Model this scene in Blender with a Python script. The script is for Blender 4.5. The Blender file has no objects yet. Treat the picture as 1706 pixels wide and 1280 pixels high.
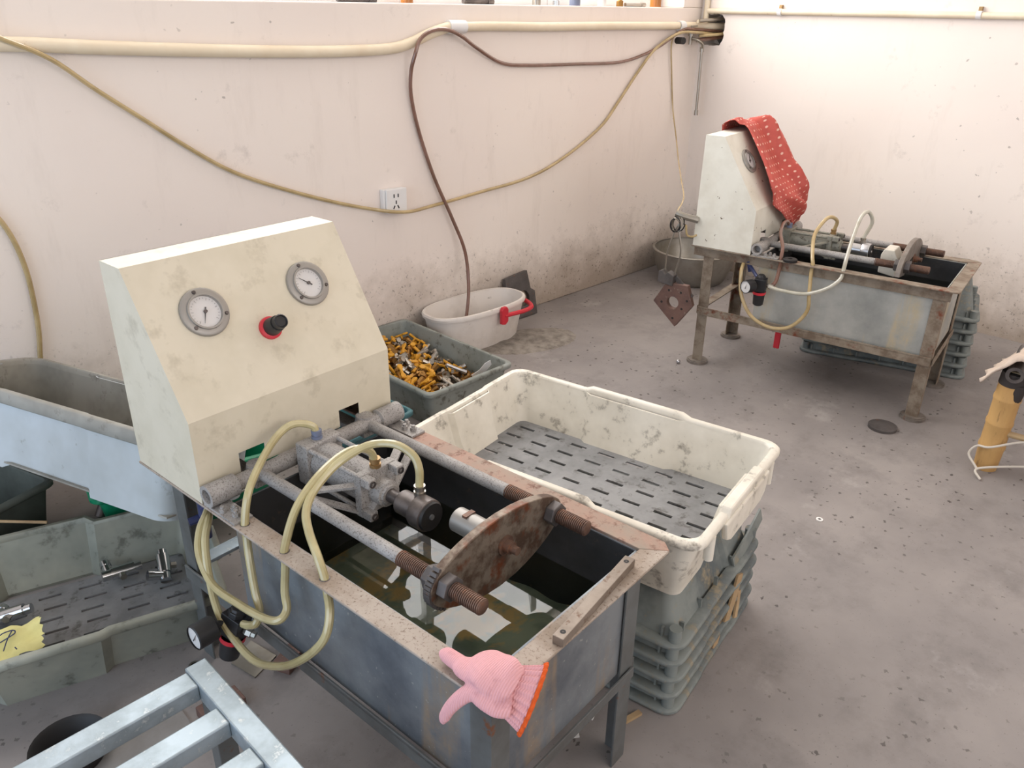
import bpy, bmesh, math, random
from mathutils import Vector, Matrix, Euler
random.seed(7)
scene = bpy.context.scene
COL = scene.collection
R = math.radians
# ------------------------------------------------------------------ camera
cam_data = bpy.data.cameras.new('camera')
cam = bpy.data.objects.new('camera', cam_data)
COL.objects.link(cam)
cam_data.sensor_fit = 'HORIZONTAL'
cam_data.sensor_width = 36.0
cam_data.lens = 1335.0 * 36.0 / 1706.0
cam_data.clip_start = 0.02
_d = Vector((-38.0, 2840.0, 1335.0)).normalized()          # straight down, in camera axes (x right, y down, z forward)
_up = -_d
_fw = (Vector((0, 0, 1)) - _up * _up.z).normalized()
_rt = _fw.cross(_up)
if _rt.x < 0: _rt = -_rt
_M = Matrix((_rt, _fw, _up))
_M = Matrix.Rotation(R(-45.7), 3, 'Z') @ _M
_x, _y, _z = _M.col[0], _M.col[1], _M.col[2]
cam.matrix_world = Matrix(((_x[0], -_y[0], -_z[0], 0), (_x[1], -_y[1], -_z[1], 0), (_x[2], -_y[2], -_z[2], 1.6), (0, 0, 0, 1)))
scene.camera = cam
# ------------------------------------------------------------------ view, sky, daylight at the openings
vs = scene.view_settings
vs.view_transform = 'Standard'; vs.look = 'None'; vs.gamma = 1.0; vs.use_curve_mapping = False
vs.exposure = -0.26
world = bpy.data.worlds.new('sky'); scene.world = world; world.use_nodes = True
bg = world.node_tree.nodes['Background']
bg.inputs[0].default_value = (0.62, 0.76, 1.0, 1); bg.inputs[1].default_value = 1.6
def area(name, loc, target, sx, sy, power, col):
    l = bpy.data.lights.new(name, 'AREA'); l.shape = 'RECTANGLE'; l.size = sx; l.size_y = sy
    l.energy = power; l.color = col
    o = bpy.data.objects.new(name, l); COL.objects.link(o); o.location = loc
    o.rotation_euler = (Vector(target) - Vector(loc)).to_track_quat('-Z', 'Y').to_euler()
    return o
area('daylight_doorway', (-2.4, 1.2, 1.4), (3, 1.3, 1.0), 3.2, 2.6, 60, (0.66, 0.83, 1.0))
area('daylight_window_behind', (1.6, -3.0, 2.6), (2.4, 3, 1.2), 5.0, 2.0, 86, (1.0, 0.82, 0.64))
area('daylight_window_sill', (2.56, 3.36, 2.6), (2.56, 0, 2.0), 4.0, 1.95, 215, (1.0, 0.955, 0.90))
cy_ = scene.cycles
cy_.use_adaptive_sampling = True; cy_.adaptive_threshold = 0.025
cy_.max_bounces = 6; cy_.diffuse_bounces = 3; cy_.glossy_bounces = 3; cy_.transparent_max_bounces = 8

# ------------------------------------------------------------------ materials
def S(r, g, b):
    f = lambda c: (c/255/12.92) if c/255 <= .04045 else ((c/255+.055)/1.055)**2.4
    return (f(r), f(g), f(b), 1)
MATS = {}
class NT:
    def __init__(s, name):
        s.m = bpy.data.materials.new(name); s.m.use_nodes = True
        s.t = s.m.node_tree; s.b = s.t.nodes['Principled BSDF']
        s.tc = s.n('ShaderNodeTexCoord')
    def n(s, k, **kw):
        x = s.t.nodes.new(k)
        for a, v in kw.items(): setattr(x, a, v)
        return x
    def l(s, a, b): s.t.links.new(a, b)
    def mapping(s, scale=(1, 1, 1), coord='Object'):
        mp = s.n('ShaderNodeMapping'); mp.inputs['Scale'].default_value = scale
        s.l(s.tc.outputs[coord], mp.inputs[0]); return mp.outputs[0]
    def noise(s, scale, detail=4, rough=.6, stretch=(1, 1, 1), dist=0):
        n = s.n('ShaderNodeTexNoise'); n.inputs['Scale'].default_value = scale
        n.inputs['Detail'].default_value = detail; n.inputs['Roughness'].default_value = rough
        n.inputs['Distortion'].default_value = dist
        s.l(s.mapping(stretch), n.inputs['Vector']); return n.outputs['Fac']
    def ramp(s, fac, lo, hi):
        r = s.n('ShaderNodeMapRange'); r.inputs[1].default_value = lo; r.inputs[2].default_value = hi
        s.l(fac, r.inputs[0]); return r.outputs[0]
    def mul(s, a, b):
        m = s.n('ShaderNodeMath', operation='MULTIPLY')
        for i, v in enumerate((a, b)):
            if isinstance(v, (int, float)): m.inputs[i].default_value = v
            else: s.l(v, m.inputs[i])
        return m.outputs[0]
    def mix(s, fac, a, b):
        m = s.n('ShaderNodeMix', data_type='RGBA')
        if isinstance(fac, (int, float)): m.inputs[0].default_value = fac
        else: s.l(fac, m.inputs[0])
        for i, v in ((6, a), (7, b)):
            if isinstance(v, tuple): m.inputs[i].default_value = v
            else: s.l(v, m.inputs[i])
        return m.outputs[2]
    def bump(s, fac, strength=.2, dist=.01):
        b = s.n('ShaderNodeBump'); b.inputs['Strength'].default_value = strength; b.inputs['Distance'].default_value = dist
        s.l(fac, b.inputs['Height']); s.l(b.outputs[0], s.b.inputs['Normal'])
    def col(s, c):
        if isinstance(c, tuple): s.b.inputs['Base Color'].default_value = c
        else: s.l(c, s.b.inputs['Base Color'])
    def fin(s, rough=.6, metal=0., **kw):
        s.b.inputs['Roughness'].default_value = rough; s.b.inputs['Metallic'].default_value = metal
        for k, v in kw.items(): s.b.inputs[k.replace('_', ' ')].default_value = v
        return s.m
def dirty(name, base, dirt, scale=6, lo=.45, hi=.7, third=None, tscale=20, tlo=.6, thi=.68, rough=.6, metal=0., bump=.15, stretch=(1, 1, 1), spec=None):
    """a base colour with two layers of grime, rust or wear patches"""
    t = NT(name)
    f1 = t.ramp(t.noise(scale, 4, .65, stretch), lo, hi)
    c = t.mix(f1, base, dirt)
    n2 = t.noise(tscale, 4, .7, stretch)
    if third: c = t.mix(t.ramp(n2, tlo, thi), c, third)
    t.col(c)
    if bump: t.bump(n2, bump, .004)
    kw = {}
    if spec is not None: kw['Specular_IOR_Level'] = spec
    return t.fin(rough, metal, **kw)
def plain(name, c, rough=.5, metal=0., **kw):
    t = NT(name); t.col(c); return t.fin(rough, metal, **kw)

def wall_mat(name, base, lower):
    t = NT(name)
    big = t.noise(.9, 3, .5)
    c = t.mix(t.ramp(big, .35, .7), base, lower)
    smear = t.ramp(t.noise(7, 6, .7), .62, .80)
    c = t.mix(t.mul(smear, .45), c, S(172, 160, 152))
    stk = t.ramp(t.noise(9, 5, .7, (1, 1, .22)), .56, .74)
    c = t.mix(t.mul(stk, .16), c, S(200, 186, 174))
    specks = t.ramp(t.noise(38, 2, .4), .745, .775)
    zone = t.ramp(t.noise(2.2, 2, .5), .48, .6)
    c = t.mix(t.mul(t.mul(specks, zone), .5), c, S(120, 110, 104))
    # splashed dirt along the foot of the wall, with a ragged upper edge
    sep = t.n('ShaderNodeSeparateXYZ'); t.l(t.tc.outputs['Object'], sep.inputs[0])
    add = t.n('ShaderNodeMath', operation='MULTIPLY_ADD'); t.l(t.noise(3.5, 6, .7), add.inputs[0]); add.inputs[1].default_value = -.75; t.l(sep.outputs[2], add.inputs[2])
    foot = t.ramp(add.outputs[0], .05, -.36)
    c = t.mix(t.mul(foot, .75), c, S(150, 132, 112))
    fine = t.ramp(t.noise(60, 4, .7), .60, .66)
    foot2 = t.ramp(add.outputs[0], .16, -.22)
    c = t.mix(t.mul(t.mul(fine, foot2), .8), c, S(110, 98, 86))
    t.col(c); t.bump(t.noise(14, 5, .6), .12, .006)
    return t.fin(.85)
def floor_mat():
    t = NT('worn_concrete')
    c = t.mix(t.ramp(t.noise(1.6, 5, .6), .35, .68), S(152, 145, 141), S(128, 122, 120))
    c = t.mix(t.mul(t.ramp(t.noise(5, 6, .7), .5, .75), .6), c, S(106, 101, 99))
    c = t.mix(t.mul(t.ramp(t.noise(2.6, 6, .7), .6, .75), .55), c, S(182, 176, 172))
    v = t.n('ShaderNodeTexVoronoi'); v.inputs['Scale'].default_value = 34; v.distance = 'MANHATTAN'
    wn = t.n('ShaderNodeTexNoise'); wn.inputs['Scale'].default_value = 60; t.l(t.mapping((1, 1, 1)), wn.inputs['Vector'])
    wa = t.n('ShaderNodeVectorMath', operation='MULTIPLY_ADD'); wa.inputs[1].default_value = (.022, .022, .022); t.l(wn.outputs['Color'], wa.inputs[0]); t.l(t.mapping((1, 1, 1)), wa.inputs[2])
    t.l(wa.outputs[0], v.inputs['Vector'])
    chip = t.ramp(v.outputs['Distance'], .32, .24)
    pick = t.n('ShaderNodeSeparateColor'); t.l(v.outputs['Color'], pick.inputs[0])
    keep = t.ramp(pick.outputs[0], .60, .66)
    zone = t.ramp(t.noise(1.1, 2, .5), .38, .55)
    c = t.mix(t.mul(t.mul(t.mul(chip, keep), zone), .9), c, S(62, 56, 54))
    f = t.ramp(t.noise(120, 3, .6), .66, .7)
    c = t.mix(t.mul(f, .5), c, S(80, 74, 72))
    t.col(c); t.bump(t.noise(30, 6, .7), .12, .004)
    return t.fin(.62)
def streaked(name, base, dark, rust, amount=.9, rough=.38, metal=.55):
    t = NT(name)
    c = t.mix(t.ramp(t.noise(4, 6, .65), .38, .66), base, dark)
    st = t.ramp(t.noise(9, 4, .6, (1, 1, .08)), .52, .60)
    br = t.ramp(t.noise(14, 5, .7), .32, .6)
    c = t.mix(t.mul(t.mul(st, br), amount), c, rust)
    sp = t.ramp(t.noise(90, 2, .5), .70, .74)
    c = t.mix(t.mul(sp, .5), c, S(190, 190, 186))
    t.col(c); t.bump(t.noise(20, 5, .6), .08, .003)
    return t.fin(rough, metal)
def hose_mat(name, c, rough=.25, alpha_mix=.3):
    t = NT(name); t.col(t.mix(t.ramp(t.noise(9, 3, .6), .4, .65), c, (c[0]*.72, c[1]*.70, c[2]*.62, 1)))
    t.b.inputs['Coat Weight'].default_value = .4
    return t.fin(rough, 0, Specular_IOR_Level=.6)
def polka_mat():
    t = NT('red_polka_cloth')
    sc = t.n('ShaderNodeVectorMath', operation='SCALE'); sc.inputs[3].default_value = 42; t.l(t.tc.outputs['UV'], sc.inputs[0])
    fr = t.n('ShaderNodeVectorMath', operation='FRACTION'); t.l(sc.outputs[0], fr.inputs[0])
    su = t.n('ShaderNodeVectorMath', operation='SUBTRACT'); su.inputs[1].default_value = (.5, .5, 0); t.l(fr.outputs[0], su.inputs[0])
    ln = t.n('ShaderNodeVectorMath', operation='LENGTH'); t.l(su.outputs[0], ln.inputs[0])
    dot = t.ramp(ln.outputs['Value'], .17, .12)
    base = t.mix(t.ramp(t.noise(8, 4, .6), .4, .7), S(200, 90, 78), S(176, 68, 60))
    t.col(t.mix(t.mul(dot, .85), base, S(240, 200, 180)))
    return t.fin(.6)
def water_mat():
    m = bpy.data.materials.new('tank_water'); m.use_nodes = True; t = m.node_tree
    t.nodes.remove(t.nodes['Principled BSDF']); out = t.nodes['Material Output']
    tr = t.nodes.new('ShaderNodeBsdfTransparent'); tr.inputs[0].default_value = S(226, 232, 222)
    gl = t.nodes.new('ShaderNodeBsdfGlossy'); gl.inputs['Roughness'].default_value = .015
    fr = t.nodes.new('ShaderNodeFresnel'); fr.inputs[0].default_value = 1.5
    mx = t.nodes.new('ShaderNodeMixShader')
    nz = t.nodes.new('ShaderNodeTexNoise'); nz.inputs['Scale'].default_value = 5
    bp = t.nodes.new('ShaderNodeBump'); bp.inputs['Strength'].default_value = .008; bp.inputs['Distance'].default_value = .01
    t.links.new(nz.outputs[0], bp.inputs['Height']); t.links.new(bp.outputs[0], gl.inputs['Normal'])
    t.links.new(fr.outputs[0], mx.inputs[0]); t.links.new(tr.outputs[0], mx.inputs[1]); t.links.new(gl.outputs[0], mx.inputs[2])
    t.links.new(mx.outputs[0], out.inputs[0]); return m
def glass_mat():
    m = bpy.data.materials.new('window_glass'); m.use_nodes = True; t = m.node_tree
    t.nodes.remove(t.nodes['Principled BSDF']); out = t.nodes['Material Output']
    tr = t.nodes.new('ShaderNodeBsdfTransparent'); gl = t.nodes.new('ShaderNodeBsdfGlossy'); gl.inputs['Roughness'].default_value = .05
    mx = t.nodes.new('ShaderNodeMixShader'); mx.inputs[0].default_value = .06
    t.links.new(tr.outputs[0], mx.inputs[1]); t.links.new(gl.outputs[0], mx.inputs[2]); t.links.new(mx.outputs[0], out.inputs[0]); return m

M = dict(
 wall=wall_mat('pink_white_plaster', S(244, 233, 223), S(238, 225, 216)),
 floor=floor_mat(),
 ceil=plain('ceiling_paint', S(232, 226, 218), .9),
 cream=dirty('cream_painted_sheet', S(220, 211, 190), S(206, 197, 174), 5, .42, .75, S(186, 176, 154), 13, .56, .80, rough=.5, bump=.03),
 cream2=dirty('chipped_white_paint', S(232, 229, 216), S(214, 208, 192), 5, .4, .7, S(110, 96, 78), 34, .665, .69, rough=.55, bump=.05),
 grit=dirty('gritty_grey_paint', S(172, 168, 164), S(150, 146, 142), 14, .4, .65, S(112, 106, 102), 260, .52, .64, rough=.65, metal=.15, bump=.25),
 rim1=dirty('lime_crusted_steel', S(178, 166, 154), S(150, 134, 118), 8, .42, .66, S(112, 92, 76), 150, .55, .68, rough=.7, metal=.2, bump=.3),
 rimrust=dirty('rust_brown_steel', S(164, 132, 116), S(148, 136, 122), 8, .42, .66, S(104, 66, 50), 30, .52, .68, rough=.65, metal=.25, bump=.25),
 frame1=dirty('dull_grey_steel', S(122, 126, 126), S(100, 100, 98), 6, .4, .7, S(132, 88, 64), 18, .62, .70, rough=.45, metal=.5, bump=.12),
 frame2=dirty('rust_speckled_steel', S(152, 140, 124), S(122, 106, 90), 16, .42, .62, S(120, 66, 44), 9, .58, .68, rough=.62, metal=.3, bump=.25),
 tank1=streaked('stained_dark_sheet', S(142, 148, 152), S(98, 104, 112), S(166, 144, 118), .75, .36, .35),
 tank2=streaked('galvanised_sheet', S(186, 186, 180), S(152, 154, 150), S(196, 180, 146), .8, .45, .35),
 rust=dirty('rusty_thread', S(120, 94, 80), S(96, 74, 64), 20, .4, .65, S(140, 96, 72), 50, .55, .68, rough=.55, metal=.45, bump=.2),
 plate=dirty('pitted_iron_plate', S(138, 126, 112), S(92, 74, 62), 22, .42, .60, S(118, 68, 44), 12, .53, .64, rough=.5, metal=.5, bump=.4),
 bezel=plain('dull_bezel_metal', S(158, 154, 148), .45, .5),
 lining=dirty('black_tank_coating', S(62, 62, 64), S(48, 48, 50), 8, .4, .66, S(84, 74, 66), 20, .62, .72, rough=.45, bump=.1),
 steel=plain('worn_bright_steel', S(186, 186, 188), .28, .9),
 darksteel=dirty('oily_dark_steel', S(112, 104, 100), S(84, 78, 76), 20, .4, .65, rough=.42, metal=.6, bump=.1),
 barst=dirty('brownish_bar_steel', S(150, 138, 126), S(124, 112, 100), 12, .4, .66, S(108, 84, 68), 40, .58, .68, rough=.5, metal=.45, bump=.15),
 black=plain('black_plastic', S(34, 34, 36), .42),
 rubber=plain('black_rubber', S(28, 26, 26), .6),
 red=plain('red_plastic', S(206, 44, 58), .4),
 bluepl=plain('dark_blue_plastic', S(50, 58, 96), .35),
 greypl=plain('blue_grey_plastic', S(116, 124, 146), .4),
 brass=plain('tarnished_brass', S(164, 134, 92), .4, .7),
 dial=plain('white_dial_face', S(222, 220, 218), .35),
 glass=glass_mat(),
 ink=plain('dial_ink', S(44, 44, 50), .6),
 hoseY=hose_mat('yellowed_clear_hose', S(190, 178, 134)),
 hoseW=hose_mat('clear_hose', S(196, 192, 178)),
 hoseB=hose_mat('brown_hose', S(128, 92, 78)),
 hoseT=hose_mat('tan_hose', S(192, 168, 122)),
 pipe=dirty('cream_plastic_pipe', S(236, 222, 196), S(226, 208, 180), 5, .4, .7, S(190, 170, 140), 20, .66, .74, rough=.5, bump=.03),
 whitepl=plain('white_plastic', S(232, 230, 228), .4),
 crateW=dirty('dirty_white_plastic', S(230, 224, 210), S(210, 203, 188), 5, .42, .68, S(140, 133, 122), 20, .57, .72, rough=.5, bump=.06),
 crateF=dirty('scuffed_grey_floor', S(142, 142, 142), S(118, 118, 118), 8, .4, .66, S(94, 92, 90), 26, .56, .68, rough=.65, bump=.15),
 crateG=dirty('grey_green_plastic', S(142, 146, 140), S(118, 122, 114), 6, .4, .66, S(92, 90, 82), 24, .56, .68, rough=.58, bump=.08),
 crateB=dirty('faded_teal_grey_plastic', S(128, 134, 130), S(92, 100, 102), 7, .42, .62, S(148, 138, 116), 14, .55, .68, rough=.6, bump=.1),
 crateS=dirty('stone_grey_plastic', S(160, 160, 146), S(130, 134, 124), 4, .4, .68, S(104, 104, 94), 16, .58, .70, rough=.6, bump=.08),
 toteL=dirty('pale_blue_grey_plastic', S(196, 204, 208), S(176, 182, 182), 3, .4, .7, S(132, 132, 122), 14, .64, .76, rough=.45, bump=.04),
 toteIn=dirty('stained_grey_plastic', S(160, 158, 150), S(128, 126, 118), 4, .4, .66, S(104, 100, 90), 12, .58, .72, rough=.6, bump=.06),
 green=dirty('green_plastic', S(22, 132, 92), S(16, 108, 76), 8, .4, .7, rough=.4, bump=.03),
 teal=dirty('teal_plastic', S(66, 112, 118), S(50, 90, 96), 8, .4, .7, rough=.45, bump=.03),
 darkcr=dirty('dark_grey_green_plastic', S(92, 98, 92), S(72, 76, 70), 6, .4, .7, rough=.6, bump=.06),
 galv=dirty('galvanised_tube', S(178, 192, 200), S(152, 164, 170), 9, .42, .62, S(202, 208, 208), 36, .58, .68, rough=.42, metal=.55, bump=.12, stretch=(1, 1, 1)),
 chrome=plain('chrome', S(196, 198, 200), .16, 1.0),
 nickel=plain('nickel', S(166, 160, 150), .3, .95),
 yellow=plain('yellow_handle_plastic', S(214, 154, 40), .5),
 gold=plain('brass_body', S(150, 112, 62), .36, .85),
 bucket=dirty('bucket_white_plastic', S(228, 220, 212), S(206, 196, 186), 6, .45, .75, S(160, 148, 136), 20, .66, .78, rough=.45, bump=.03),
 cyl2=dirty('grimy_olive_metal', S(156, 154, 142), S(128, 126, 114), 12, .4, .66, S(96, 88, 76), 60, .56, .68, rough=.6, metal=.3, bump=.2),
 ironl=dirty('worn_cast_iron', S(140, 132, 124), S(112, 104, 96), 12, .4, .66, S(130, 100, 82), 30, .60, .70, rough=.55, metal=.4, bump=.3),
 iron=dirty('grey_cast_iron', S(104, 98, 96), S(82, 78, 76), 12, .4, .66, S(124, 92, 76), 24, .62, .70, rough=.55, metal=.4, bump=.3),
 ironr=dirty('rust_brown_iron', S(122, 94, 84), S(98, 76, 70), 10, .4, .66, S(140, 120, 108), 40, .60, .70, rough=.6, metal=.3, bump=.3),
 alu=dirty('dull_aluminium', S(168, 164, 156), S(140, 134, 122), 5, .4, .7, rough=.38, metal=.8, bump=.04),
 polka=polka_mat(),
 pinkglove=None, orange=None,
 bamboo=dirty('bamboo', S(206, 164, 104), S(180, 138, 84), 8, .4, .66, S(128, 96, 60), 26, .58, .70, rough=.5, bump=.05, stretch=(1, 1, .2)),
 scorch=plain('charred_wood', S(58, 52, 50), .8),
 sack=dirty('pale_sackcloth', S(206, 188, 172), S(182, 164, 148), 6, .4, .7, rough=.9, bump=.3),
 cord=plain('white_cord', S(206, 198, 186), .7),
 wood=dirty('split_wood', S(186, 160, 122), S(156, 130, 98), 8, .4, .68, rough=.8, bump=.2, stretch=(1, .2, 1)),
 paper=dirty('yellow_paper', S(232, 222, 150), S(222, 210, 138), 12, .4, .7, rough=.85, bump=.25),
 white=plain('white_paper', S(228, 226, 222), .8),
 silt=dirty('silty_tank_bottom', S(150, 156, 142), S(112, 120, 112), 5, .42, .58, S(206, 168, 120), 7, .50, .60, rough=.9, bump=.3),
 water=water_mat(),
 dark=plain('dark_cavity', S(70, 64, 60), .9),
 plaster=dirty('broken_plaster', S(150, 142, 132), S(112, 104, 96), 18, .4, .66, rough=.9, bump=.5),
 board=dirty('grey_board', S(150, 146, 142), S(132, 128, 124), 8, .4, .7, rough=.8, bump=.05),
 amber=plain('amber_glass', S(170, 108, 48), .15),
)
def knit_mat(name, c, c2, scale):
    t = NT(name)
    w = t.n('ShaderNodeTexWave'); w.inputs['Scale'].default_value = scale; w.inputs['Distortion'].default_value = .6
    t.l(t.mapping((.6, 1, .35)), w.inputs['Vector'])
    c0 = t.mix(t.ramp(t.noise(26, 5, .6), .56, .76), c, c2)
    t.col(t.mix(t.mul(w.outputs['Fac'], .16), c0, (c2[0]*.8, c2[1]*.8, c2[2]*.8, 1)))
    t.bump(w.outputs['Fac'], .5, .002)
    return t.fin(.92)
M['pinkglove'] = knit_mat('pink_knit', S(230, 172, 176), S(196, 140, 146), 150)
M['orange'] = knit_mat('orange_hem', S(222, 92, 30), S(186, 70, 22), 120)

# ------------------------------------------------------------------ mesh helpers
def frame_of(d):
    d = d.normalized(); a = Vector((0, 0, 1)) if abs(d.z) < .9 else Vector((1, 0, 0))
    u = d.cross(a).normalized(); return u, d.cross(u).normalized()
def smooth_path(pts, k=6):
    P = [Vector(p) for p in pts]
    if len(P) < 3: return P
    Q = [P[0]*2 - P[1]] + P + [P[-1]*2 - P[-2]]
    out = []
    for i in range(1, len(Q)-2):
        a, b, c, d = Q[i-1:i+3]
        for j in range(k):
            t = j/k
            out.append(.5*((2*b) + (c-a)*t + (2*a-5*b+4*c-d)*t*t + (3*b-a-3*c+d)*t**3))
    out.append(P[-1]); return out
class MB:
    def __init__(s): s.v = []; s.f = []; s.uv = None
    def add(s, verts, faces):
        o = len(s.v); s.v += [tuple(v) for v in verts]; s.f += [tuple(i+o for i in f) for f in faces]; return s
    def box(s, x0, x1, y0, y1, z0, z1, mat=None):
        v = [(x, y, z) for z in (z0, z1) for y in (y0, y1) for x in (x0, x1)]
        if mat: v = [mat @ Vector(p) for p in v]
        return s.add(v, [(0, 2, 3, 1), (4, 5, 7, 6), (0, 1, 5, 4), (2, 6, 7, 3), (0, 4, 6, 2), (1, 3, 7, 5)])
    def rings(s, rings, closed=True, cap0=False, cap1=False, loop=False):
        n = len(rings[0]); o = len(s.v); fs = []
        for r in rings: s.v += [tuple(p) for p in r]
        k = len(rings); m = n if closed else n-1
        for i in range(k if loop else k-1):
            a, b = o+i*n, o+((i+1) % k)*n
            for j in range(m):
                fs.append((a+j, a+(j+1) % n, b+(j+1) % n, b+j))
        if cap0: fs.append(tuple(o+j for j in reversed(range(n))))
        if cap1: fs.append(tuple(o+(k-1)*n+j for j in range(n)))
        s.f += fs; return s
    def tube(s, pts, r, n=10, caps=True, k=6, straight=False):
        P = [Vector(p) for p in pts] if straight else smooth_path(pts, k)
        rr = r if isinstance(r, (list, tuple)) else [r]*len(P)
        T = [(P[min(i+1, len(P)-1)] - P[max(i-1, 0)]).normalized() for i in range(len(P))]
        u, _ = frame_of(T[0]); rings = []
        for i, p in enumerate(P):
            u = (u - T[i]*u.dot(T[i])).normalized(); w = T[i].cross(u)
            rings.append([p + (u*math.cos(2*math.pi*j/n) + w*math.sin(2*math.pi*j/n))*rr[i] for j in range(n)])
        return s.rings(rings, cap0=caps, cap1=caps)
    def lathe(s, p0, d, prof, n=24, cap0=False, cap1=False):
        """prof: list of (distance along d, radius)"""
        p0, d = Vector(p0), Vector(d).normalized(); u, w = frame_of(d)
        if u.cross(w).dot(d) < 0: w = -w
        return s.rings([[p0 + d*a + (u*math.cos(2*math.pi*j/n) + w*math.sin(2*math.pi*j/n))*r for j in range(n)] for a, r in prof], cap0=cap0, cap1=cap1)
    def cyl(s, p0, p1, r, n=16):
        p0, p1 = Vector(p0), Vector(p1); return s.lathe(p0, p1-p0, [(0, r), ((p1-p0).length, r)], n, True, True)
    def prism(s, poly, axis, a0, a1):
        """poly in the two other axes, extruded along axis"""
        def P(p, a): return {0: (a, p[0], p[1]), 1: (p[0], a, p[1]), 2: (p[0], p[1], a)}[axis]
        return s.rings([[P(p, a0) for p in poly], [P(p, a1) for p in poly]], cap0=True, cap1=True)
    def build(s, name, mat, parent=None, smooth=False, bevel=0, ang=35, seg=2):
        me = bpy.data.meshes.new(name); me.from_pydata(s.v, [], s.f)
        bm = bmesh.new(); bm.from_mesh(me); bmesh.ops.recalc_face_normals(bm, faces=bm.faces); bm.to_mesh(me); bm.free()
        o = bpy.data.objects.new(name, me); COL.objects.link(o)
        me.materials.append(M[mat] if isinstance(mat, str) else mat)
        if parent: o.parent = parent
        if smooth:
            me.polygons.foreach_set('use_smooth', [True]*len(me.polygons)); me.set_sharp_from_angle(angle=R(ang))
        if bevel:
            b = o.modifiers.new('bevel', 'BEVEL'); b.width = bevel; b.segments = seg; b.limit_method = 'ANGLE'; b.angle_limit = R(40)
        return o
def tag(o, label, cat=None, group=None, kind=None):
    if label: o['label'] = label
    if cat: o['category'] = cat
    if group: o['group'] = group
    if kind: o['kind'] = kind
    return o
def thing(name, label, cat, loc=(0, 0, 0), rot=(0, 0, 0), group=None):
    o = bpy.data.objects.new(name, None); COL.objects.link(o); o.empty_display_size = .05
    o.location = loc; o.rotation_euler = rot
    return tag(o, label, cat, group)
def copy_tree(o, parent=None):
    c = o.copy(); COL.objects.link(c); c.parent = parent
    for ch in list(o.children): copy_tree(ch, c)
    return c
def st(o): o['kind'] = 'structure'; return o
def hexpoly(cx, cy, r, rot=0): return [(cx+r*math.cos(R(60*k+rot)), cy+r*math.sin(R(60*k+rot))) for k in range(6)]

# ------------------------------------------------------------------ the room
WY, WX, CZ = 3.044, 4.78, 3.9
st(MB().box(-2.7, WX+.25, -3.3, WY+.25, -.1, 0).build('floor', 'floor'))
st(MB().box(-2.7, WX+.25, -3.3, WY+.25, CZ, CZ+.1).build('ceiling', 'ceil'))
wl = MB()
wl.box(-2.7, WX+.25, WY, WY+.25, 0, 1.612); wl.box(-2.7, .55, WY, WY+.25, 1.612, CZ)
wl.box(4.575, WX+.25, WY, WY+.25, 1.612, CZ); wl.box(.55, 4.575, WY, WY+.25, 3.6, CZ)
WL = st(wl.build('wall_left', 'wall', bevel=.006))
# right wall with the hole the pipes run through, close to the corner
random.seed(3)
wr = MB()
hy0, hy1, hz0, hz1 = 2.872, 3.035, 1.40, 1.578
N = 40; inner = []; outer = []
cyh, czh = (hy0+hy1)/2, (hz0+hz1)/2
for k in range(N):
    a = 2*math.pi*k/N; ca, sa = math.cos(a), math.sin(a)
    q = 1/max(abs(ca), abs(sa))
    ry, rz = (hy1-hy0)/2, (hz1-hz0)/2
    e = (abs(ca)**5+abs(sa)**5)**(-1/5)*(1+random.uniform(-.06, .05))
    inner.append((cyh+ry*e*ca, czh+rz*e*sa)); outer.append((cyh+.105*q*ca, czh+.105*q*sa))
Y0, Y1, Z0, Z1 = cyh-.105, cyh+.105, czh-.105, czh+.105
wr.box(WX, WX+.25, -3.3, Y0, 0, CZ); wr.box(WX, WX+.25, Y0, WY, 0, Z0); wr.box(WX, WX+.25, Y0, WY, Z1, CZ)
wr.rings([[(WX, min(y, WY), z) for y, z in outer], [(WX, min(y, WY), z) for y, z in inner], [(WX+.16, min(y, WY), z) for y, z in inner]])
wr.box(WX+.16, WX+.25, Y0, WY, Z0, Z1)
WR = st(wr.build('wall_right', 'wall'))
MB().lathe((WX+.158, cyh, czh), (-1, 0, 0), [(0, .001), (0, .12)], 4).build('broken_plaster', 'plaster', WR)
# the two walls behind the camera, each with its opening
wb = MB(); wb.box(-2.7, WX+.25, -3.3, -3.1, 0, 1.2); wb.box(-2.7, -1.0, -3.3, -3.1, 1.2, CZ); wb.box(4.2, WX+.25, -3.3, -3.1, 1.2, CZ); wb.box(-1, 4.2, -3.3, -3.1, 3.7, CZ)
st(wb.build('wall_back', 'wall'))
wd = MB(); wd.box(-2.7, -2.5, -3.1, -.5, 0, CZ); wd.box(-2.7, -2.5, 2.85, WY, 0, CZ); wd.box(-2.7, -2.5, -.5, 2.85, 2.85, CZ)
st(wd.build('wall_door_side', 'wall'))
# window over the sill
win = thing('window_1', 'wide window above the plaster sill over the long pipe', 'window'); win['kind'] = 'structure'; del win['category']
for x in (.57, 1.55, 2.55, 3.55, 4.53): MB().box(x-.03, x+.03, WY+.16, WY+.21, 1.612, 3.6).build('mullion', 'whitepl', win)
for z in (1.637, 2.28, 2.92, 3.575): MB().box(.57, 4.55, WY+.165, WY+.205, z-.025, z+.025).build('frame_rail', 'whitepl', win)
for x in (.57, 1.55, 2.55, 3.55):
    MB().box(x+.025, x+.955, WY+.182, WY+.186, 1.66, 3.55).build('pane', 'glass', win)

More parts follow.
